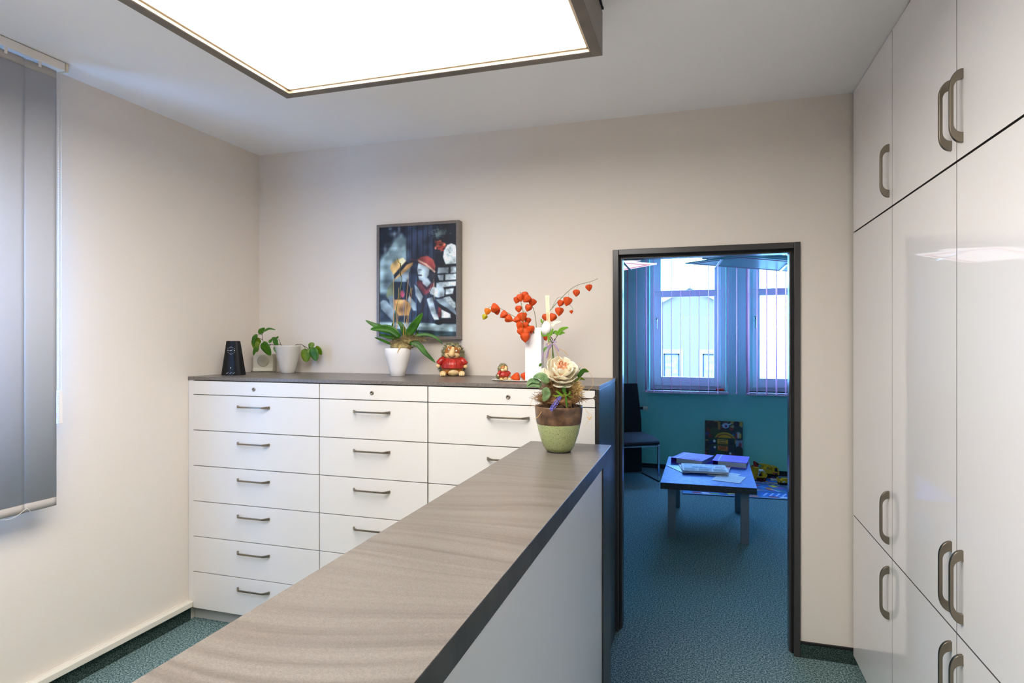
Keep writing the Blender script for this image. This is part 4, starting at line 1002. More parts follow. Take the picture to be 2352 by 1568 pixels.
# straw nest
c0 = gx(450, 800); b = strands(620, c0.x, c0.z, 0.088, 0.022, 0.075, 0.055, 0.0007, 0.45, seed=21)
c1 = gx(370, 660); q = strands(300, c1.x, c1.z, 0.042, 0.040, 0.04, 0.045, 0.0006, 0.9, cy=-0.035, seed=22); b.add(q.v, q.f)
q = strands(26, c0.x - 0.012, c0.z - 0.01, 0.105, 0.022, 0.03, 0.07, 0.0005, 0.9, cy=-0.07, seed=25); b.add(q.v, q.f)
b.ell((c0.x, 0, c0.z - 0.008), (0.082, 0.078, 0.022), 20, 10); b.ell((c1.x + 0.03, 0.01, c1.z), (0.05, 0.045, 0.045), 16, 10)
obj('brown_straw', b, M['straw'], ta, kind='stuff')
c2 = gx(640, 690); q = strands(230, c2.x, c2.z, 0.027, 0.036, 0.03, 0.03, 0.0007, 0.9, cy=-0.035, seed=23); q.ell((c2.x, 0, c2.z), (0.024, 0.03, 0.03), 12, 8)
obj('golden_straw', q, M['palestraw'], ta, kind='stuff')
# rose bloom: whorls of cupped petals
rb = gx(462, 512, -0.02); ax = Vector((0.10, -0.62, 0.78)).normalized()
qr = Vector((0, 0, 1)).rotation_difference(ax)
core = obj('rose_bloom', MB().ell(rb + qr @ Vector((0, 0, 0.012)), (0.03, 0.03, 0.028), 14, 8), M['petalin'], ta, smooth=True)
def petal(R, H, wdt, ang, open_, curl, zb=0.0, seed=0):
    q = random.Random(seed); nu, nv = 8, 8; vs = []
    for j in range(nv + 1):
        tt = j / nv; rad = R * (math.sin(min(1, tt * 1.15) * PI / 2) ** 0.8) * (1 + open_ * tt ** 2); z = zb + H * tt - curl * max(0, tt - 0.78) ** 1.2 * 2
        wv = wdt * math.sin(PI * (0.12 + 0.76 * tt) ) ** 0.5
        for i in range(nu + 1):
            u = (i / nu - 0.5) * 2; a = ang + u * wv; rr = rad * (1 - 0.06 * u * u) + (0.0022 * math.sin(u * 5 + seed) * tt) + curl * 0.8 * max(0, tt - 0.8)
            zz2 = z - 0.22 * H * (abs(u) ** 2.5) * tt
            vs.append(rb + qr @ Vector((rr * math.cos(a), rr * math.sin(a), zz2)))
    fs = [(j * (nu + 1) + i, j * (nu + 1) + i + 1, (j + 1) * (nu + 1) + i + 1, (j + 1) * (nu + 1) + i) for j in range(nv) for i in range(nu)]
    b = MB(); b.v = vs; b.f = fs; return b
pi_ = 0
for R, H, n, wdt, op, cu, zb, mm in ((0.012, 0.050, 4, 0.9, -0.5, 0.0, 0.006, 'petalin'), (0.022, 0.053, 5, 0.78, -0.25, 0.002, 0.004, 'petalin'), (0.033, 0.055, 6, 0.68, -0.1, 0.004, 0.0, 'petal'), (0.045, 0.058, 6, 0.68, 0.0, 0.004, -0.006, 'petal'), (0.056, 0.056, 6, 0.68, 0.02, 0.005, -0.014, 'petal'), (0.067, 0.048, 6, 0.66, 0.05, 0.007, -0.020, 'petal'), (0.072, 0.030, 5, 0.66, 0.10, 0.010, -0.022, 'petal')):
    for k in range(n):
        pi_ += 1
        obj('petal', petal(R, H, wdt, 2 * PI * k / n + pi_ * 0.37, op, cu, zb, pi_), M[mm], core, smooth=True, solid=0.0008)
# bud
S6, X6, Y6 = 9.8, 1220, 640
gy = lambda x, y_, d=0.0: g(X6 + x / S6, Y6 + y_ / S6, d)
bc = gy(362, 1120, 0.0)
bud = MB().lathe([(0, -0.027), (0.010, -0.025), (0.0185, -0.012), (0.0205, 0.0), (0.0185, 0.011), (0.012, 0.021), (0.005, 0.027), (0, 0.031)], 20, tuple(bc), fn=lambda a, r, z: 1 + 0.03 * math.sin(3 * a + z * 60), cap=False)
bo = obj('rose_bud', bud, M['budwhite'], ta, smooth=True)
for pts, wd in (([(380, 1280), (270, 1270), (238, 1165)], 40), ([(400, 1290), (390, 1220), (405, 1160)], 50), ([(440, 1270), (480, 1190), (515, 1125)], 60), ([(420, 1280), (480, 1240), (500, 1100)], 40), ([(270, 1000), (250, 950), (238, 900)], 45), ([(400, 1290), (420, 1350), (400, 1430)], 40)):
    obj('sepal', MB().leaf([gy(x, y_, -0.014) for x, y_ in pts], wd / S6 * k_, (1, 0, 0.2), fold=0.15), M['freshleaf'], bo, smooth=True, solid=0.0005)
for pts, wd, mm in (([(645, 1230), (700, 1140), (865, 1090)], 95, 'freshleaf'), ([(625, 1270), (570, 1195), (508, 1240)], 82, 'freshleaf'), ([(645, 1255), (710, 1215), (785, 1222)], 66, 'freshleaf'), ([(487, 1075), (560, 990), (692, 968)], 70, 'petal')):
    P = [gy(x, y_, -0.005) for x, y_ in pts]; d = (P[-1] - P[0]).normalized()
    obj('leaf', MB().leaf(P, wd / S6 * k_, Vector((0, 1, 0)).cross(d), fold=0.2), M[mm], ta, smooth=True, solid=0.0005)
def st2(pts, r, m, name='stem', d=0.0):
    P = smooth_path([gy(x, y_, d) for x, y_ in pts], 4 * len(pts)); obj(name, MB().tube(P, r, 6), M[m], ta, smooth=True)
st2([(550, 1400), (590, 1310), (650, 1240)], 0.0012, 'stem')
st2([(500, 1450), (450, 1360), (400, 1285)], 0.0022, 'greenstem'); st2([(520, 1440), (500, 1360), (455, 1300)], 0.0015, 'twig'); st2([(500, 1450), (540, 1390), (545, 1350)], 0.0014, 'twig')
for x0, x1 in ((352, 405), (375, 425), (402, 440), (424, 462)):
    P = [gy(x0, 370, 0.012), gy((x0 + x1) / 2, 900, 0.012), gy(x1, 1500, 0.012), gy(x1 + 6, 1990, 0.012)]
    obj('pale_stick', MB().tube(P, 0.0014, 6), M['palestick'], ta, smooth=True)
st2([(500, 1450), (520, 1700), (560, 1950)], 0.0025, 'greenstem', d=0.008); st2([(510, 1450), (600, 1640), (700, 1900)], 0.0010, 'bamboo', d=0.0); st2([(505, 1450), (500, 1700), (480, 1980)], 0.0014, 'greenstem', d=0.004)
# ribbon
for path, wd in (([(365, 150), (330, 200), (300, 330)], 0.0085), ([(350, 160), (270, 230), (245, 345)], 0.006), ([(385, 150), (420, 200), (445, 245)], 0.007), ([(350, 135), (300, 160), (330, 215), (365, 160)], 0.007), ([(330, 140), (370, 118), (410, 140)], 0.010)):
    P = smooth_path([gx(x, y_, -0.008) for x, y_ in path], 12); b = MB()
    for i, p in enumerate(P): b.v += [tuple(p + Vector((-wd / 2, -0.002 * (i % 2), 0.001 * i % 3 * 0))), tuple(p + Vector((wd / 2, 0.002, 0.002)))]
    b.f = [(2 * i, 2 * i + 1, 2 * i + 3, 2 * i + 2) for i in range(len(P) - 1)]
    obj('ribbon', b, M['ribbon'], ta, smooth=True, solid=0.0004)
# leaves around the nest
for pts, wd, mm in (([(225, 640), (140, 610), (55, 655)], 95, 'fabricleaf'), ([(305, 610), (230, 530), (130, 545)], 100, 'fabricleaf'), ([(265, 660), (290, 740), (245, 822)], 105, 'fabricleaf'), ([(215, 600), (110, 580), (60, 640)], 60, 'fabricleaf'),
                    ([(665, 555), (730, 470), (800, 484)], 62, 'leaf'), ([(620, 585), (690, 560), (755, 580)], 36, 'leaflight'), ([(500, 640), (490, 690), (520, 735)], 52, 'leaf'), ([(210, 420), (225, 395), (238, 385)], 30, 'leaf'),
                    ([(300, 190), (275, 215), (262, 248)], 28, 'leaf'), ([(400, 700), (440, 730), (490, 760)], 30, 'freshleaf'), ([(470, 770), (430, 720), (395, 705)], 26, 'freshleaf'), ([(510, 750), (520, 830), (528, 922)], 26, 'leaf'),
                    ([(540, 750), (560, 720), (555, 700)], 16, 'freshleaf'), ([(540, 755), (500, 740), (480, 735)], 16, 'freshleaf'), ([(540, 760), (575, 770), (590, 765)], 16, 'freshleaf'), ([(440, 750), (400, 760), (360, 745)], 24, 'leaflight'), ([(690, 470), (690, 450), (694, 430)], 10, 'leaf')):
    P = [gx(x, y_, -0.075 if y_ > 500 and x < 640 else -0.03) for x, y_ in pts]; d = (P[-1] - P[0]).normalized()
    obj('leaf', MB().leaf(P, wd / 5.225 * k_, Vector((0, 1, 0)).cross(d) + Vector((0, 0.3, 0)), fold=0.2), M[mm], ta, smooth=True, solid=0.0005)
# grape hyacinth
b = MB(); q = random.Random(5); p0 = gx(332, 915, -0.098); p1 = gx(450, 765, -0.075)
b.tube([p0, p1], 0.002, 6)
for k in range(64):
    tt = k / 63; c_ = p0.lerp(p1, tt); a = k * 2.4; r = 0.0075 * (0.55 + math.sin(PI * min(1, tt * 0.9 + 0.08)) * 0.6); dd = (p1 - p0).normalized(); s1 = dd.orthogonal().normalized(); s2 = dd.cross(s1)
    b.ell(c_ + (s1 * math.cos(a) + s2 * math.sin(a)) * r, (0.0019,) * 3, 7, 5)
obj('hyacinth', b, M['hyacinth'], ta, smooth=True)
# twig and loose tendrils
for pts, r in (([(700, 800), (790, 800), (850, 792), (878, 765), (890, 800), (905, 850)], 0.0032), ([(850, 792), (880, 830), (912, 858)], 0.0024)):
    P = smooth_path([gx(x, y_, -0.04) for x, y_ in pts], 14); obj('twig', MB().tube(P, [r * (0.8 + 0.3 * math.sin(i)) for i in range(len(P))], 7), M['twig'], ta, smooth=True)
for pts, r in (([(640, 370), (760, 450), (820, 540), (825, 640), (760, 705), (700, 720)], 0.0006), ([(430, 210), (500, 240), (540, 290)], 0.0010), ([(740, 910), (790, 1000), (760, 1060), (725, 1110)], 0.0005), ([(750, 940), (820, 990), (780, 1050)], 0.0005),
               ([(760, 1000), (790, 1030), (805, 1000)], 0.0016), ([(230, 940), (190, 1000), (145, 1030)], 0.0007), ([(520, 920), (545, 970), (560, 1003)], 0.0006), ([(170, 880), (120, 870), (75, 905)], 0.0006), ([(180, 800), (130, 790), (100, 860)], 0.0006), ([(620, 900), (622, 940), (626, 980)], 0.0006)):
    P = smooth_path([gx(x, y_, -0.07) for x, y_ in pts], 14); obj('tendril', MB().tube(P, r, 5), M['bamboo'], ta, smooth=True)

# ------------------------------------------------------------------ waiting room
# vertical blinds with open pink slats
def slat_mb(z0=0.945, z1=2.62, curve=0.005, wd=0.127):
    b = MB(); n = 9
    for zt in (z0, z1):
        for j in range(n):
            q = j / (n - 1) * 2 - 1; b.v.append((curve * (1 - q * q), q * wd / 2, zt))
    b.f = [(j, j + 1, n + j + 1, n + j) for j in range(n - 1)]; return b
def pink_blind(lab, us, y, turn):
    xs = [at(u, 860, 'y', y).x for u in us]
    t = thing('vertical_blind', lab, 'blind', (sum(xs) / len(xs), y, 0.93))
    obj('head_rail', MB().box(min(xs) - 0.05, max(xs) + 0.05, y - 0.02, y + 0.02, 2.63, 2.67), M['pvc'], t, world=True, bevel=0.002)
    first = None
    for i, x in enumerate(xs):
        if first is None:
            s = obj('slat', slat_mb(), M['pink'], t, smooth=True, solid=0.0006); first = s
            e = obj('hem_weight', slat_mb(0.930, 0.955, 0.006), M['pink'], s, smooth=True, solid=0.004); fe = e
            h = obj('hanger', MB().box(-0.004, 0.004, -0.01, 0.01, 2.61, 2.64), M['plastic'], s); fh = h
        else:
            s = first.copy(); C.objects.link(s); s.parent = t
            for c in (fe, fh): d = c.copy(); C.objects.link(d); d.parent = s
        s.location = (x - t.location.x, 0, -0.93)
        s.rotation_euler = (0, 0, turn[i % len(turn)])
    b = MB()
    for yy in (y - 0.055,):
        for a, c in zip(xs[:-1], xs[1:]):
            if abs(c - a) > 0.2: continue
            P = [(a + (c - a) * q, yy, 0.957 - 0.022 * math.sin(PI * q)) for q in [k / 10 for k in range(11)]]
            b.tube(P, 0.0009, 4)
            for p in P: b.ell(p, (0.0022,) * 3, 5, 4)
    obj('bead_chain', b, M['plastic'], t, world=True, kind='stuff')
pink_blind('vertical blind with open pale pink slats in front of the left waiting-room window', [1441, 1462, 1484, 1501.5, 1521.5, 1542, 1563, 1584, 1605, 1627.5, 1649, 1671.5, 1692], 7.45,
           [0.0, 0.02, -0.06, 0.0, 0.03, 0.0, 0.04, 0.0, -0.01, 0.06, 0.07, -0.05, 0.02])
pink_blind('vertical blind with open pink slats in front of the right waiting-room window', [1717.5, 1739, 1761, 1783.5, 1805, 1827, 1849, 1871], 7.45, [-0.34, 0.0, 0.02, 0.04, 0, 0.02, 0.03, 0.0])
# a red ledge box on the sill
o = obj('sill_box', MB().box(0.185, 0.272, 7.63, 7.70, SZ, SZ + 0.03), M['red'], bevel=0.004); tag(o, 'small flat red box on the window sill, right end, behind the pink slats', 'box')

# radiator under the left part of the far wall
t = thing('radiator', 'pale panel radiator on the teal wall behind the black chair', 'radiator', (-1.3, YF - 0.06, 0.1))
b = MB().box(-1.9, -0.715, YF - 0.095, YF - 0.085, 0.12, 0.755).box(-1.9, -0.715, YF - 0.035, YF - 0.025, 0.12, 0.755)
obj('panel', b, M['radiator'], t, world=True, bevel=0.003)
obj('side_cover', MB().box(-0.72, -0.700, YF - 0.098, YF - 0.022, 0.13, 0.765), M['radiator'], t, world=True, bevel=0.003)
obj('top_grille', MB().box(-1.9, -0.71, YF - 0.096, YF - 0.024, 0.755, 0.765), M['radiator'], t, world=True, bevel=0.002)
v = obj('valve', MB().tube([(-0.70, YF - 0.06, 0.727), (-0.655, YF - 0.06, 0.727)], [0.014, 0.017], 14), M['toyblack'], t, world=True, smooth=True)
obj('thermostat_knob', MB().tube([(-0.657, YF - 0.06, 0.727), (-0.648, YF - 0.06, 0.727), (-0.61, YF - 0.06, 0.727), (-0.598, YF - 0.06, 0.727)], [0.020, 0.026, 0.026, 0.018], 18), M['cream'], v, world=True, smooth=True)
obj('wall_bracket', MB().box(-1.8, -0.8, YF - 0.03, YF - 0.002, 0.5, 0.53), M['radiator'], t, world=True)

# black chair
t = thing('waiting_chair', 'black upholstered high-back chair with chrome legs behind the door frame', 'chair', (-0.735, 6.985, 0), math.radians(29.7))
def backring(z, hw, y0, y1): return [(-hw, y0, z), (hw, y0, z), (hw, y1, z), (-hw, y1, z)]
obj('backrest', MB().loft([backring(0.012, 0.222, 0.20, 0.245), backring(0.42, 0.222, 0.21, 0.262), backring(0.62, 0.222, 0.215, 0.262), backring(0.92, 0.195, 0.235, 0.275), backring(1.045, 0.185, 0.245, 0.282)]), M['navy'], t, bevel=0.012)
prof = [(0.21, 0.405), (-0.20, 0.400), (-0.245, 0.405), (-0.262, 0.42), (-0.255, 0.442), (-0.20, 0.468), (-0.10, 0.482), (0.21, 0.485)]
obj('seat', MB().prism(prof, 'x', -0.222, 0.222), M['navy'], t, bevel=0.012, seg=3)
for x in (-0.215, 0.215):
    obj('leg', MB().box(x - 0.011, x + 0.011, -0.243, -0.222, 0.012, 0.388), M['chrome'], t, bevel=0.002)
    obj('floor_bar', MB().box(x - 0.010, x + 0.010, -0.243, 0.21, 0, 0.012), M['toyblack'], t, bevel=0.002)
b = MB().box(-0.226, 0.226, -0.243, -0.222, 0.386, 0.400).box(-0.226, -0.206, -0.222, 0.21, 0.388, 0.400).box(0.206, 0.226, -0.222, 0.21, 0.388, 0.400)
obj('seat_frame', b, M['chrome'], t, bevel=0.002)
obj('foot_rail', MB().box(-0.2, 0.2, 0.205, 0.24, 0, 0.012), M['chrome'], t, bevel=0.002)

# low table
TZ = 0.455
t = thing('coffee_table', 'low waiting-room table with blue-grey speckled top and grey square legs', 'table', (0.062, 5.44, 0))
q = [(-0.292, 4.862), (0.407, 4.905), (0.431, 5.955), (-0.286, 5.985)]
q = [(-0.292, 4.872), (0.409, 4.890), (0.425, 5.970), (-0.281, 5.970)]
obj('table_top', MB().quadbox(q, TZ - 0.002, TZ), M['tabletop'], t, world=True)
q2 = [(x * 0.9995, y) for x, y in q]
obj('top_edge', MB().quadbox(q2, TZ - 0.05, TZ - 0.002), M['tableedge'], t, world=True, bevel=0.001)
for x0, y0 in ((-0.242, 4.99), (0.301, 4.98), (-0.236, 5.885), (0.305, 5.875)):
    obj('leg', MB().box(x0, x0 + 0.06, y0, y0 + 0.06, 0, TZ - 0.05), M['tableleg'], t, world=True, bevel=0.003)

def flatbox(w, d, z0, z1): return MB().box(-w / 2, w / 2, -d / 2, d / 2, z0, z1)
def binder(lab, x, y, ang, zb):
    t = thing('ring_binder', lab, 'binder', (x, y, zb), ang); w, d, h = 0.285, 0.315, 0.050
    obj('cover', flatbox(w, d, h - 0.003, h), M['purple'], t, bevel=0.0008)
    obj('cover', flatbox(w, d, 0, 0.003), M['purple'], t, bevel=0.0008)
    obj('spine', MB().box(-w / 2, -w / 2 + 0.003, -d / 2, d / 2, 0.003, h - 0.003), M['purple'], t)
    p = obj('pages', MB().box(-w / 2 + 0.045, w / 2 - 0.008, -d / 2 + 0.008, d / 2 - 0.008, 0.003, h - 0.004), M['paper'], t, bevel=0.003)
    for z in (0.011, 0.019, 0.027, 0.035): obj('divider', MB().box(-w / 2 + 0.042, w / 2 - 0.005, -d / 2 + 0.0065, d / 2 - 0.007, z, z + 0.0008), M['ink'], p)
    b = MB()
    for yy in (-0.08, 0.08): b.tube([(-w / 2 + 0.015, yy, 0.006), (-w / 2 + 0.012, yy, 0.03), (-w / 2 + 0.03, yy, 0.042), (-w / 2 + 0.055, yy, 0.03), (-w / 2 + 0.058, yy, 0.006)], 0.0016, 6)
    obj('rings', b, M['chrome'], t, smooth=True)
    b = MB()
    for x0 in (-w / 2 + 0.043, -w / 2 + 0.050): b.box(x0, x0 + 0.0016, -d / 2 + 0.002, d / 2 - 0.002, h, h + 0.0004)
    obj('cover_lines', b, M['white'], t)
    b = MB(); 
    for i in range(4):
        cx_ = 0.03 + i * 0.022; P = [(cx_ + 0.011 * math.cos(a), -0.105 + 0.015 * math.sin(a + i), h + 0.0005) for a in [k * 0.6 for k in range(9)]]
        b.tube(P, 0.0011, 4)
    b.tube([(0.0, -0.118, h + 0.0005), (0.04, -0.128, h + 0.0005), (0.08, -0.118, h + 0.0005), (0.12, -0.126, h + 0.0005)], 0.0011, 4)
    obj('vine_ornament', b, M['white'], t)
binder('purple ring binder on the right of the low table, spine to the left', 0.268, 5.765, math.radians(-8), TZ)
binder('purple ring binder on the left of the low table, behind the newspaper', -0.060, 5.765, math.radians(-19), TZ)
# magazines, newspaper, sheets
def printed(name, lab, cat, x, y, w, d, ang, zb, th, bgc, seed, gl='print', busy=1.0):
    t = thing(name, lab, cat, (x, y, zb), ang)
    obj('pages', flatbox(w, d, 0, th), M['paper'], t, bevel=0.0008)
    c = Canvas(60, 80, bgc); q = random.Random(seed)
    for _ in range(int(14 * busy)):
        c.poly([(a, b_) for a, b_ in ((lambda X, Y, A, B: ((X, Y), (X + A, Y + 2), (X + A, Y + B), (X, Y + B)))(q.uniform(0, 50), q.uniform(0, 70), q.uniform(6, 26), q.uniform(4, 16)))], [q.randint(30, 230) for _ in range(3)], 0.7)
    c.mesh('cover_print', lambda u, v: ((u - 0.5) * w * 0.99, (0.5 - v) * d * 0.99, th + 0.0006), t, M[gl])
    return t
printed('magazine', 'magazine with a teal cover lying lowest at the left of the table', 'magazine', -0.115, 5.44, 0.21, 0.29, 0.5, TZ, 0.004, (44, 120, 130), 3)
printed('magazine', 'magazine with a red cover fanned out under the newspaper', 'magazine', -0.055, 5.46, 0.21, 0.29, 0.15, TZ + 0.0046, 0.005, (176, 70, 76), 8)
printed('magazine', 'red and white brochure sticking out behind the newspaper to the right', 'magazine', 0.10, 5.50, 0.29, 0.21, -0.12, TZ + 0.0102, 0.003, (200, 96, 96), 12)
t = thing('newspaper', 'folded newspaper headed Döbelner Anzeiger on top of the magazines', 'newspaper', (0.035, 5.385, TZ + 0.0138), math.radians(4))
w_, d_ = 0.36, 0.29
def news(z0, th, dx):
    b = MB(); n = 10
    up, dn = [], []
    for i in range(n + 1):
        x = -w_ / 2 + w_ * i / n; e = 0.004 * math.sin(i * 0.7 + dx)
        up.append((x + dx * 0.004, z0 + th + abs(e))); dn.append((x + dx * 0.004, z0 + abs(e) * (z0 > 0)))
    return b.prism(dn + up[::-1], 'y', -d_ / 2 + 0.003 * dx, d_ / 2)
obj('folded_section', news(0.0, 0.0042, 0), M['paper'], t); obj('folded_section', news(0.0062, 0.0042, 1), M['paper'], t); 
obj('front_page', MB().box(-w_ / 2, w_ / 2, -d_ / 2, d_ / 2, 0.0146, 0.0176), M['paper'], t, bevel=0.0008)
zt = 0.0180
def ink(name, m, mb):
    obj(name, mb, m, t)
tm = text_mb('Döbelner Anzeiger', 0.040, 0.0006); tm.v = [(x, y + 0.095, zt) for x, y, z in tm.v]; ink('title_lettering', M['ink'], tm)
c = Canvas(90, 42, (196, 210, 232))
c.poly([(22, 24), (30, 12), (36, 18), (40, 8), (44, 20), (52, 14), (58, 22), (66, 20), (70, 28), (84, 30), (84, 36), (22, 34)], (92, 116, 160), 0.9)
c.noise(0.2, 2)
c.mesh('front_photo', lambda u, v: (-0.16 + 0.235 * u, 0.055 - 0.085 * v, zt), t, M['printm'])
b = MB()
for i in range(9):
    for x0, x1 in ((-0.165, -0.06), (-0.05, 0.055), (0.066, 0.165)): b.box(x0, x1 - 0.02 * ((i * 7 + int(x0 * 100)) % 3 == 0), -0.045 - i * 0.011, -0.0425 - i * 0.011, zt, zt + 0.0003)
ink('print_lines', M['ink'], b)
obj('red_box', MB().box(0.09, 0.165, 0.002, 0.03, zt, zt + 0.0004), M['redink'], t)
def sheet(lab, x, y, w, d, ang, zb):
    t = thing('paper_sheet', lab, 'paper', (x, y, zb), ang); obj('sheet', flatbox(w, d, 0, 0.0012), M['paper'], t)
    b = MB()
    for i in range(12):
        yy = d * 0.4 - i * d * 0.066; b.box(-w * 0.4, w * (0.4 if i % 4 else 0.1), yy, yy + 0.0018, 0.0012, 0.0015)
    obj('print_lines', b, mat('faint_print', (168, 174, 196), 0.7), t)
sheet('loose printed sheet sticking out from under the newspaper to the right', 0.190, 5.30, 0.21, 0.20, math.radians(-24), TZ + 0.0001)
sheet('folded white printed sheet at the front of the low table', 0.222, 5.155, 0.215, 0.25, math.radians(-15), TZ + 0.0018)

# play rug
t = thing('play_rug', 'colourful road-map play rug on the floor behind the low table', 'rug', (0.80, 6.99, 0), math.radians(3.4))
obj('pile', flatbox(2.0, 1.05, 0, 0.008), mat('rug_edge', (60, 74, 110), 0.9), t, bevel=0.002)
c = Canvas(240, 126, (38, 92, 160))
q = random.Random(4)
pal = [(178, 40, 52), (222, 190, 40), (90, 160, 60), (60, 130, 190), (120, 60, 150), (228, 232, 236), (200, 110, 40), (44, 66, 120)]
for _ in range(90):
    X, Y = q.uniform(0, 240), q.uniform(0, 126); a = q.uniform(6, 22); bb_ = q.uniform(3, 10); s = q.uniform(-8, 8)
    c.poly([(X, Y), (X + a, Y + 1), (X + a + s, Y + bb_), (X + s, Y + bb_)], q.choice(pal), 0.9)
for P in ([(0, 40), (80, 34), (130, 60), (240, 52)], [(130, 60), (150, 126)], [(60, 0), (70, 40), (60, 90), (0, 100)], [(200, 0), (190, 55), (206, 126)]):
    for (x0, y0), (x1, y1) in zip(P[:-1], P[1:]): c.line(x0, y0, x1, y1, 17, (46, 66, 98))
    for (x0, y0), (x1, y1) in zip(P[:-1], P[1:]):
        n_ = int(math.hypot(x1 - x0, y1 - y0) / 6)
        for k in range(n_): c.line(x0 + (x1 - x0) * k / n_, y0 + (y1 - y0) * k / n_, x0 + (x1 - x0) * (k + .45) / n_, y0 + (y1 - y0) * (k + .45) / n_, 1.2, (232, 236, 240))
c.poly([(92, 100), (146, 100), (146, 116), (92, 116)], (40, 110, 200))
for k in range(8): c.line(94 + k * 7, 114, 100 + k * 7, 101, 1.4, (236, 240, 244))
c.poly([(150, 104), (176, 106), (172, 118), (148, 116)], (176, 36, 44)); c.ell(58, 116, 9, 6, (44, 66, 98)); c.ell(58, 116, 6, 4, (198, 196, 60))
for k in range(7):
    c.poly([(86 + k * 7, 60 + (k % 3) * 7), (93 + k * 7, 57 + (k % 3) * 7), (99 + k * 7, 66 + (k % 3) * 7), (92 + k * 7, 70 + (k % 3) * 7)], pal[(k * 3) % 8])
    c.line(84 + k * 6, 80, 92 + k * 6, 90, 1.8, pal[(k * 5 + 1) % 8]); c.line(84 + k * 7, 40 + k, 94 + k * 7, 40 + k, 3, pal[(k * 3 + 2) % 8])
for k in range(22): c.poly([(k * 11, 116), (k * 11 + 9, 116), (k * 11 + 11, 121), (k * 11 + 2, 121)], pal[(k * 5 + 3) % 8])
c.line(0, 124, 240, 124, 3, (150, 170, 190)); c.line(0, 3, 240, 3, 4, (150, 170, 190))
c.mesh('road_map', lambda u, v: ((u - 0.5) * 1.99, (0.5 - v) * 1.04, 0.0086), t, M['printm'])
RZ_ = 0.009

# picture books leaning on the wall
def book(lab, u0, u1, vt, Yb, lean, paint, h=None):
    P0 = at(u0, vt, 'y', Yb + lean); P1 = at(u1, vt, 'y', Yb + lean); H = P0.z; w = P1.x - P0.x
    t = thing('picture_book', lab, 'book', ((P0.x + P1.x) / 2, Yb, 0.009 if Yb < 7.5 else 0.0)); 
    z0 = t.location.z; ang = -math.atan2(lean, H)
    t.rotation_euler = (ang, 0, 0); Lh = math.hypot(H - z0, lean)
    obj('book_block', MB().box(-w / 2, w / 2, 0, 0.012, 0, Lh), M['boardcover'], t, bevel=0.001)
    c = Canvas(84, 120, (24, 40, 40)); paint(c); c.noise(0.15, 2)
    c.mesh('cover_print', lambda u, v: ((u - 0.5) * w * 0.99, -0.0006, Lh * (1 - v)), t, M['print'])
    return t, w, Lh
q = random.Random(9)
def big(c):
    for _ in range(70): c.ell(q.uniform(0, 84), q.uniform(0, 120), q.uniform(1, 6), q.uniform(1, 5), q.choice([(150, 40, 60), (40, 60, 130), (60, 90, 50), (190, 170, 90), (150, 170, 190), (26, 26, 40), (120, 50, 40)]), 0.9)
    c.poly([(6, 2), (30, 2), (32, 26), (4, 26)], (110, 36, 30)); c.ell(18, 12, 14, 9, (14, 14, 18)); c.ell(22, 26, 12, 11, (34, 62, 34)); c.poly([(28, 2), (34, 2), (34, 20), (29, 20)], (170, 120, 50))
    c.ell(46, 11, 8, 6, (176, 206, 226)); c.ell(47, 12, 3, 3, (120, 50, 110)); c.line(52, 9, 60, 5, 3, (180, 200, 220))
    c.poly([(54, 0), (84, 0), (84, 12), (62, 8)], (180, 150, 60)); c.ell(70, 6, 7, 7, (30, 18, 40))
    for x, cc_ in ((63, (60, 110, 180)), (70, (150, 40, 50)), (74, (200, 190, 190)), (78, (196, 170, 70))): c.ell(x, 33, 2.5, 6, cc_)
    c.poly([(68, 44), (84, 42), (84, 80), (70, 76)], (140, 150, 180)); c.ell(78, 54, 3, 6, (150, 30, 50)); c.ell(75, 70, 10, 14, (14, 12, 16))
    c.ell(44, 46, 24, 20, (216, 166, 24)); c.ell(44, 47, 21.5, 17.5, (110, 30, 20)); c.ell(44, 48, 20.5, 16.5, (222, 164, 22))
def small(bc, lab_col):
    def p(c):
        c.a[:] = (24, 66, 40)
        c.ell(70, 30, 18, 30, (20, 30, 44)); c.ell(10, 24, 12, 14, (22, 44, 90)); c.poly([(28, 5), (62, 6), (62, 26), (28, 24)], lab_col)
        for k, (a, b_) in enumerate(((32, 56), (34, 54), (30, 60))):
            x = a
            while x < b_: wd = 2 + (x * 7 % 4); c.line(x, 9.5 + 5.6 * k, min(x + wd, b_), 9.8 + 5.6 * k, 2.2, (56, 34, 10)); x += wd + 1.6
        for X, Y, cc_ in ((70, 34, (220, 226, 232)), (76, 40, (176, 44, 40)), (18, 12, (214, 220, 220)), (74, 56, (90, 140, 200)), (12, 72, (200, 180, 40)), (50, 84, (210, 190, 190)), (36, 84, (190, 200, 170)), (80, 52, (180, 40, 40))): c.ell(X, Y, 4, 5, cc_)
    return p
t, w_b, Lh = book('big colourful picture book leaning against the teal wall, topmost and rearmost', 1619.5, 1706, 965, 7.515, 0.06, big)
tm = text_mb('Das', 0.030, 0.0008); zx = (44 / 84 - 0.5) * w_b; tm.v = [(x + zx, -0.0014, Lh * (1 - 42 / 120) + y) for x, y, z in tm.v]; tm.f = [f_ for f_ in tm.f]
obj('title_lettering', tm, M['ink'], t)
tm = text_mb('Wimmelbilder-Buch', 0.024, 0.0006); tm.v = [(x * 0.84 + zx, -0.0014, Lh * (1 - 48.5 / 120) + y) for x, y, z in tm.v]
obj('title_lettering', tm, M['ink'], t)
book('smaller green picture book with a yellow title box, in front of the big one', 1628, 1688, 1004, 7.470, 0.045, small(0, (214, 160, 24)))
book('smallest green picture book with an orange title box, frontmost of the three', 1629.5, 1687, 1019.5, 7.425, 0.045, small(1, (226, 112, 30)))

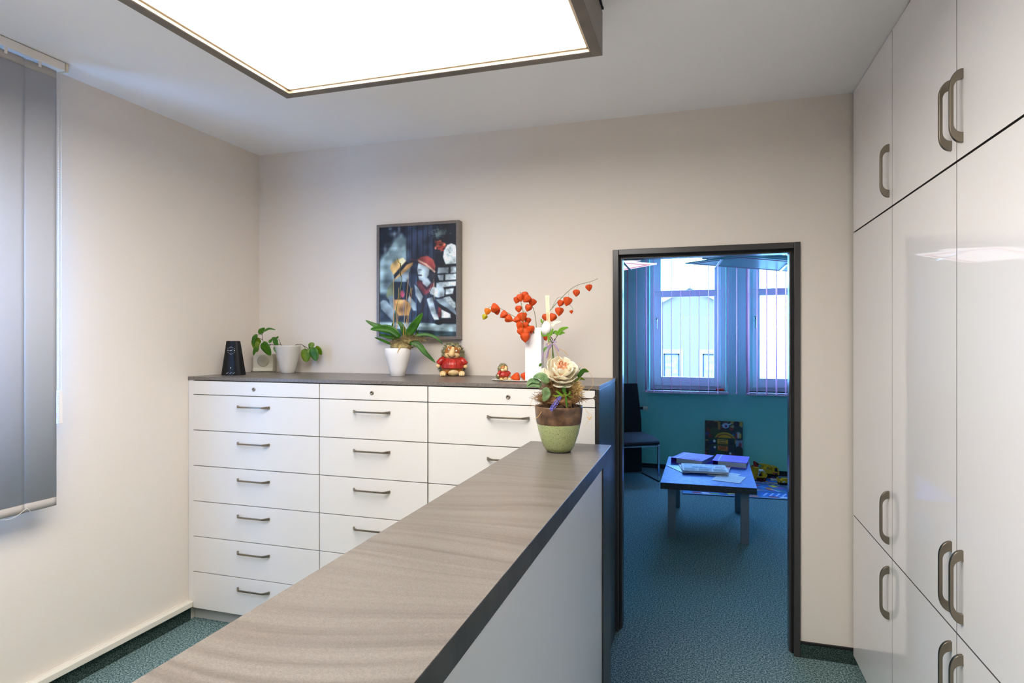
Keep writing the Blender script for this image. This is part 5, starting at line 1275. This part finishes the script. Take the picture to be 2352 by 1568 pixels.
# toys
def wheel(t, g, u, v, r, y, hub='red', wd=0.02):
    p = g(u, v, y); b = MB().tube([p + Vector((0, 0, 0)), p + Vector((0, wd, 0))], r, 16); o = obj('wheel', b, M['toyblack'], t, smooth=False)
    obj('hub', MB().tube([p + Vector((0, -0.003, 0)), p + Vector((0, 0.004, 0))], r * 0.5, 12), M[hub], o)
def toy(name, lab, cat, u0, v0, z, push, rot=YAW):
    f = L(u0, v0, z, push, rot); f.v0 = v0; t = thing(name, lab, cat, f.loc, rot)
    g = lambda x, y_, d=0.0: f(1700 + x / 13.07, 1040 + y_ / 13.07, d)
    return t, g
def slab(g, pts, y0, y1):
    P = [g(x, y_) for x, y_ in pts]; return MB().prism([(p.x, p.z) for p in P], 'y', y0, y1)
t, g = toy('toy_crane_truck', 'large yellow toy crane truck by the teal wall on the play rug', 'toy', 1700 + 830 / 13.07, 1040 + 745 / 13.07, RZ_, 0.06)
obj('chassis', slab(g, [(560, 640), (560, 590), (1190, 600), (1190, 690), (900, 690), (600, 660)], -0.045, 0.045), M['toyblack'], t, bevel=0.002)
obj('deck', slab(g, [(690, 600), (700, 500), (960, 520), (970, 640), (780, 620)], -0.05, 0.05), M['yellow'], t, bevel=0.003)
obj('cab', slab(g, [(970, 640), (985, 440), (1010, 425), (1120, 425), (1160, 470), (1190, 600), (1190, 680), (1130, 660), (1060, 660)], -0.05, 0.05), M['yellow'], t, bevel=0.004)
obj('cab_window', slab(g, [(1040, 560), (1050, 460), (1110, 455), (1135, 540), (1135, 580)], -0.053, -0.0495), M['toyblack'], t)
obj('side_stripe', slab(g, [(990, 625), (990, 590), (1140, 605), (1140, 640)], -0.053, -0.0495), M['redink'], t)
obj('boom', slab(g, [(590, 370), (600, 340), (860, 375), (960, 395), (960, 440), (860, 415)], -0.018, 0.018), M['yellow'], t, bevel=0.002)
obj('boom_base', slab(g, [(690, 510), (760, 410), (900, 390), (960, 430), (940, 500), (860, 440), (790, 520)], -0.03, 0.03), M['yellow'], t, bevel=0.002)
obj('grab', slab(g, [(470, 290), (510, 280), (600, 350), (590, 420), (560, 460), (510, 450), (480, 400)], -0.02, 0.02), M['red'], t, bevel=0.002)
obj('hoist_block', slab(g, [(520, 300), (610, 350), (600, 380), (530, 350)], -0.024, 0.024), M['toyblack'], t, bevel=0.002)
for x in (650, 760, 900, 1090): wheel(t, g, x, 690, 0.021, -0.055, 'toyblack'); wheel(t, g, x, 690, 0.021, 0.035, 'toyblack')
t, g = toy('toy_forklift', 'yellow toy forklift with a white roll cage in front of the crane truck', 'toy', 1700 + 640 / 13.07, 1040 + 850 / 13.07, RZ_, 0.04)
obj('body', slab(g, [(540, 730), (530, 700), (690, 705), (690, 590), (750, 610), (830, 650), (835, 700), (790, 760), (560, 755)], -0.03, 0.03), M['yellow'], t, bevel=0.003)
b = MB()
for y in (-0.026, 0.026):
    b.tube([g(550, 700, y), g(600, 610, y), g(650, 545, y)], 0.0035, 6); b.tube([g(560, 640, y), g(590, 535, y), g(740, 540, y), g(770, 625, y)], 0.0035, 6)
b2 = slab(g, [(580, 545), (600, 530), (740, 532), (755, 552)], -0.03, 0.03); b.add(b2.v, b2.f)
obj('roll_cage', b, M['toywhite'], t)
b = MB()
for y in (-0.024, 0.012):
    q2 = slab(g, [(425, 750), (490, 450), (515, 450), (455, 760)], y, y + 0.012); b.add(q2.v, q2.f)
    q2 = slab(g, [(490, 780), (560, 460), (585, 465), (515, 800)], y, y + 0.012); b.add(q2.v, q2.f)
for v0 in (455, 620, 760):
    q2 = slab(g, [(480 - (v0 - 450) * 0.2, v0), (585 - (v0 - 450) * 0.2, v0 + 5), (580 - (v0 - 450) * 0.2, v0 + 35), (475 - (v0 - 450) * 0.2, v0 + 30)], -0.024, 0.024); b.add(q2.v, q2.f)
obj('mast', b, M['yellow'], t)
obj('fork', slab(g, [(440, 800), (430, 780), (500, 770), (510, 800)], -0.02, 0.02), M['yellow'], t, bevel=0.001)
obj('seat', slab(g, [(600, 700), (620, 640), (650, 640), (680, 700)], -0.02, 0.02), M['toyblack'], t, bevel=0.002)
for x in (612, 727): wheel(t, g, x, 800, 0.019, -0.042); wheel(t, g, x, 800, 0.019, 0.022)
t, g = toy('toy_car', 'small yellow and white toy car on the play rug beside the door frame', 'toy', 1700 + 1300 / 13.07, 1040 + 955 / 13.07, RZ_, 0.03)
obj('body', slab(g, [(1160, 800), (1165, 740), (1190, 770), (1200, 815), (1290, 815), (1300, 775), (1460, 780), (1480, 900), (1180, 895)], -0.03, 0.03), M['yellow'], t, bevel=0.002)
obj('door_panel', slab(g, [(1290, 890), (1290, 845), (1350, 845), (1350, 890)], -0.0325, -0.0295), M['toywhite'], t)
obj('emblem', slab(g, [(1308, 885), (1315, 855), (1328, 855), (1335, 885)], -0.0335, -0.0322), M['ink'], t)
obj('vent', slab(g, [(1200, 880), (1200, 855), (1240, 855), (1240, 880)], -0.0325, -0.0295), M['toyblack'], t)
obj('chassis', slab(g, [(1180, 895), (1480, 900), (1470, 930), (1190, 925)], -0.028, 0.028), M['toyblack'], t)
for x in (1225, 1420): wheel(t, g, x, 922, 0.012, -0.036, 'toyblack', 0.014); wheel(t, g, x, 922, 0.012, 0.022, 'toyblack', 0.014)
t, g = toy('toy_trailer', 'red and yellow toy trailer with side posts half behind the table', 'toy', 1700 + 400 / 13.07, 1040 + 690 / 13.07, 0.0, 0.05)
obj('bed', slab(g, [(300, 640), (310, 600), (470, 600), (470, 650)], -0.05, 0.05), M['red'], t, bevel=0.002)
for x, tp_ in ((300, 415), (360, 395), (425, 385)):
    obj('stake', slab(g, [(x, 610), (x, tp_), (x + 42, tp_), (x + 42, 610)], -0.05, -0.035), M['yellow'], t, bevel=0.002)
    obj('stake_cap', slab(g, [(x - 4, tp_ + 2), (x + 4, tp_ - 22), (x + 40, tp_ - 22), (x + 46, tp_ + 2)], -0.05, -0.035), M['red'], t, bevel=0.001)
for x in (340, 440): wheel(t, g, x, 658, 0.013, -0.052, 'yellow', 0.014); wheel(t, g, x, 658, 0.013, 0.04, 'yellow', 0.014)
t, g = toy('toy_block', 'row of pale wooden toy pieces lying on the rug beneath the crane truck', 'toy', 1700 + 1040 / 13.07, 1040 + 832 / 13.07, RZ_, 0.01)
for i, (x0, x1) in enumerate(((930, 990), (995, 1060), (1065, 1145))): obj('piece', slab(g, [(x0, 832), (x0, 770 + 6 * i), (x1, 775 + 6 * i), (x1, 832)], -0.01, 0.01), M['cream'], t, bevel=0.002)

# hanging lamp panels with pink stripe and chrome clips
def lamp_panel(lab, quad, clips, rods, gm='lampglass'):
    cx_ = sum(p[0] for p in quad) / 4; cy_ = sum(p[1] for p in quad) / 4; z = 2.30
    t = thing('hanging_lamp', lab, 'lamp', (cx_, cy_, z))
    def ins(q, d):
        out = []
        for i in range(4):
            p, a, b_ = Vector(q[i]), Vector(q[i - 1]), Vector(q[(i + 1) % 4]); out.append(tuple(p + ((a - p).normalized() + (b_ - p).normalized()) * d))
        return out
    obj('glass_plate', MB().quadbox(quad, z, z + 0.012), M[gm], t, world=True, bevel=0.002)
    def ring(d0, d1, z0, z1):
        A, B = ins(quad, d0), ins(quad, d1); b = MB()
        for i in range(4): j = (i + 1) % 4; b.quadbox([A[i], A[j], B[j], B[i]], z0, z1)
        return b
    obj('stripe', ring(0.035, 0.075, z - 0.0008, z - 0.0001), M['pink'], t, world=True)
    obj('upper_tray', MB().quadbox(ins(quad, 0.11), z + 0.04, z + 0.07), M['pvc'], t, world=True, bevel=0.004)
    for (u0, v0), (u1, v1) in clips:
        a = at(u0, v0, 'z', z - 0.006); b_ = at(u1, v1, 'z', z - 0.01); d = (b_ - a).normalized(); s = Vector((-d.y, d.x, 0)) * 0.012
        b = MB().quadbox([tuple((a + s)[:2]), tuple((b_ + s)[:2]), tuple((b_ - s)[:2]), tuple((a - s)[:2])][::-1], z - 0.008, z - 0.001)
        obj('clip', b, M['chrome'], t, world=True, bevel=0.001)
    for x, y in rods: obj('suspension_rod', MB().tube([(x, y, z + 0.012), (x, y, ZC)], 0.004, 8), M['chrome'], t, world=True)
lamp_panel('hanging lamp of frosted glass with a pink stripe, right one behind the door lintel', [(-0.139, 6.20), (0.342, 5.754), (1.39, 6.80), (0.909, 7.25)], [((1659, 595), (1641, 619)), ((1808, 607), (1787, 628))], [(0.3, 6.15), (0.95, 6.8)])
lamp_panel('hanging lamp of frosted glass with a pink stripe, left one above the black chair', [(-0.402, 6.156), (-1.09, 6.96), (-1.56, 6.56), (-0.87, 5.756)], [((1432, 603), (1449, 622))], [(-0.8, 6.2), (-1.1, 6.55)], 'lampglow')

# ------------------------------------------------------------------ outside: house across the street
HY = 40.0
t = thing('neighbour_house', 'pale gabled house across the street seen through the left waiting-room window', 'house', (-0.6, HY, -4.0))
gx0, gx1, ez, az_ = -3.7, 2.5, 3.1, 4.75
wins = [(-2.2, -1.22, -1.0, 0.62), (0.17, 1.15, -1.0, 0.62), (-2.2, -1.22, -3.9, -2.2), (0.17, 1.15, -3.9, -2.2)]
b = MB()
xs = [gx0, -2.2, -1.22, 0.17, 1.15, gx1]; zs_ = [-4.0, -3.9, -2.2, -1.0, 0.62, ez]
for i in range(5):
    for k in range(5):
        if any(abs(xs[i] - w0) < 1e-6 and abs(zs_[k] - z0) < 1e-6 for w0, _, z0, _ in wins): continue
        b.box(xs[i], xs[i + 1], HY, HY + 0.3, zs_[k], zs_[k + 1])
b.prism([(gx0, ez), (gx1, ez), (-0.6, az_)], 'y', HY, HY + 0.3)
obj('wall', b, M['facade'], t, world=True)
obj('side_wall', MB().box(gx1 - 0.3, gx1, HY + 0.3, HY + 9, -4, ez), M['facade'], t, world=True)
obj('side_wall', MB().box(gx0, gx0 + 0.3, HY + 0.3, HY + 9, -4, ez), M['facade'], t, world=True)
for s, e in ((-1, gx0 - 0.3), (1, gx1 + 0.3)):
    ze = ez - (0.3) * (az_ - ez) / 3.1
    obj('roof', MB().prism([(e, ze), (-0.6, az_), (-0.6, az_ + 0.16), (e, ze + 0.16)], 'y', HY - 0.25, HY + 9), M['roof'], t, world=True)
for w0, w1, z0, z1 in wins:
    b = MB().box(w0 - 0.22, w0, HY - 0.04, HY + 0.1, z0, z1).box(w1, w1 + 0.22, HY - 0.04, HY + 0.1, z0, z1).box(w0 - 0.22, w1 + 0.22, HY - 0.04, HY + 0.1, z1, z1 + 0.28).box(w0 - 0.22, w1 + 0.22, HY - 0.1, HY + 0.1, z0 - 0.12, z0)
    wf = obj('window', b, M['facade_trim'], t, world=True)
    m_ = 0.09; b = MB().box(w0, w0 + m_, HY + 0.06, HY + 0.12, z0, z1).box(w1 - m_, w1, HY + 0.06, HY + 0.12, z0, z1).box(w0, w1, HY + 0.06, HY + 0.12, z1 - m_, z1).box(w0, w1, HY + 0.06, HY + 0.12, z0, z0 + m_)
    obj('sash', b, M['sashblue'], wf, world=True)
    obj('lace_curtain', MB().box(w0 + 0.02, w1 - 0.02, HY + 0.2, HY + 0.22, z0, z1), M['lace'], wf, world=True)
    obj('pane', MB().box(w0 + 0.05, w1 - 0.05, HY + 0.085, HY + 0.095, z0, z1), M['glass'], wf, world=True)
g_ = struct('trim_2', MB().box(-60, 60, YF + 4, 90, -4.3, -4.0), mat('street', (120, 120, 118), 0.9))

# ------------------------------------------------------------------ groups of alike things
GR = {'drawer_cabinet': 'drawer cabinets along the back wall', 'tall_cabinet': 'tall gloss cabinet columns', 'physalis_branch': 'physalis branches in the white vase',
      'physalis_husk': 'loose physalis husks on the tray', 'hedgehog_figurine': 'ceramic hedgehogs on the worktop', 'ring_binder': 'purple binders on the low table',
      'magazine': 'magazines under the newspaper', 'paper_sheet': 'loose sheets on the low table', 'picture_book': 'picture books leaning on the teal wall', 'hanging_lamp': 'hanging lamps of the waiting room'}
for o in list(C.objects):
    if o.parent is None and o.get('label'):
        k = o.name.split('.')[0]
        if k in GR: o['group'] = GR[k]
        elif k.startswith('toy_'): o['group'] = 'toys on the play rug'
        elif k == 'vertical_blind' and 'pink' in o['label']: o['group'] = 'pink vertical blinds of the waiting room'
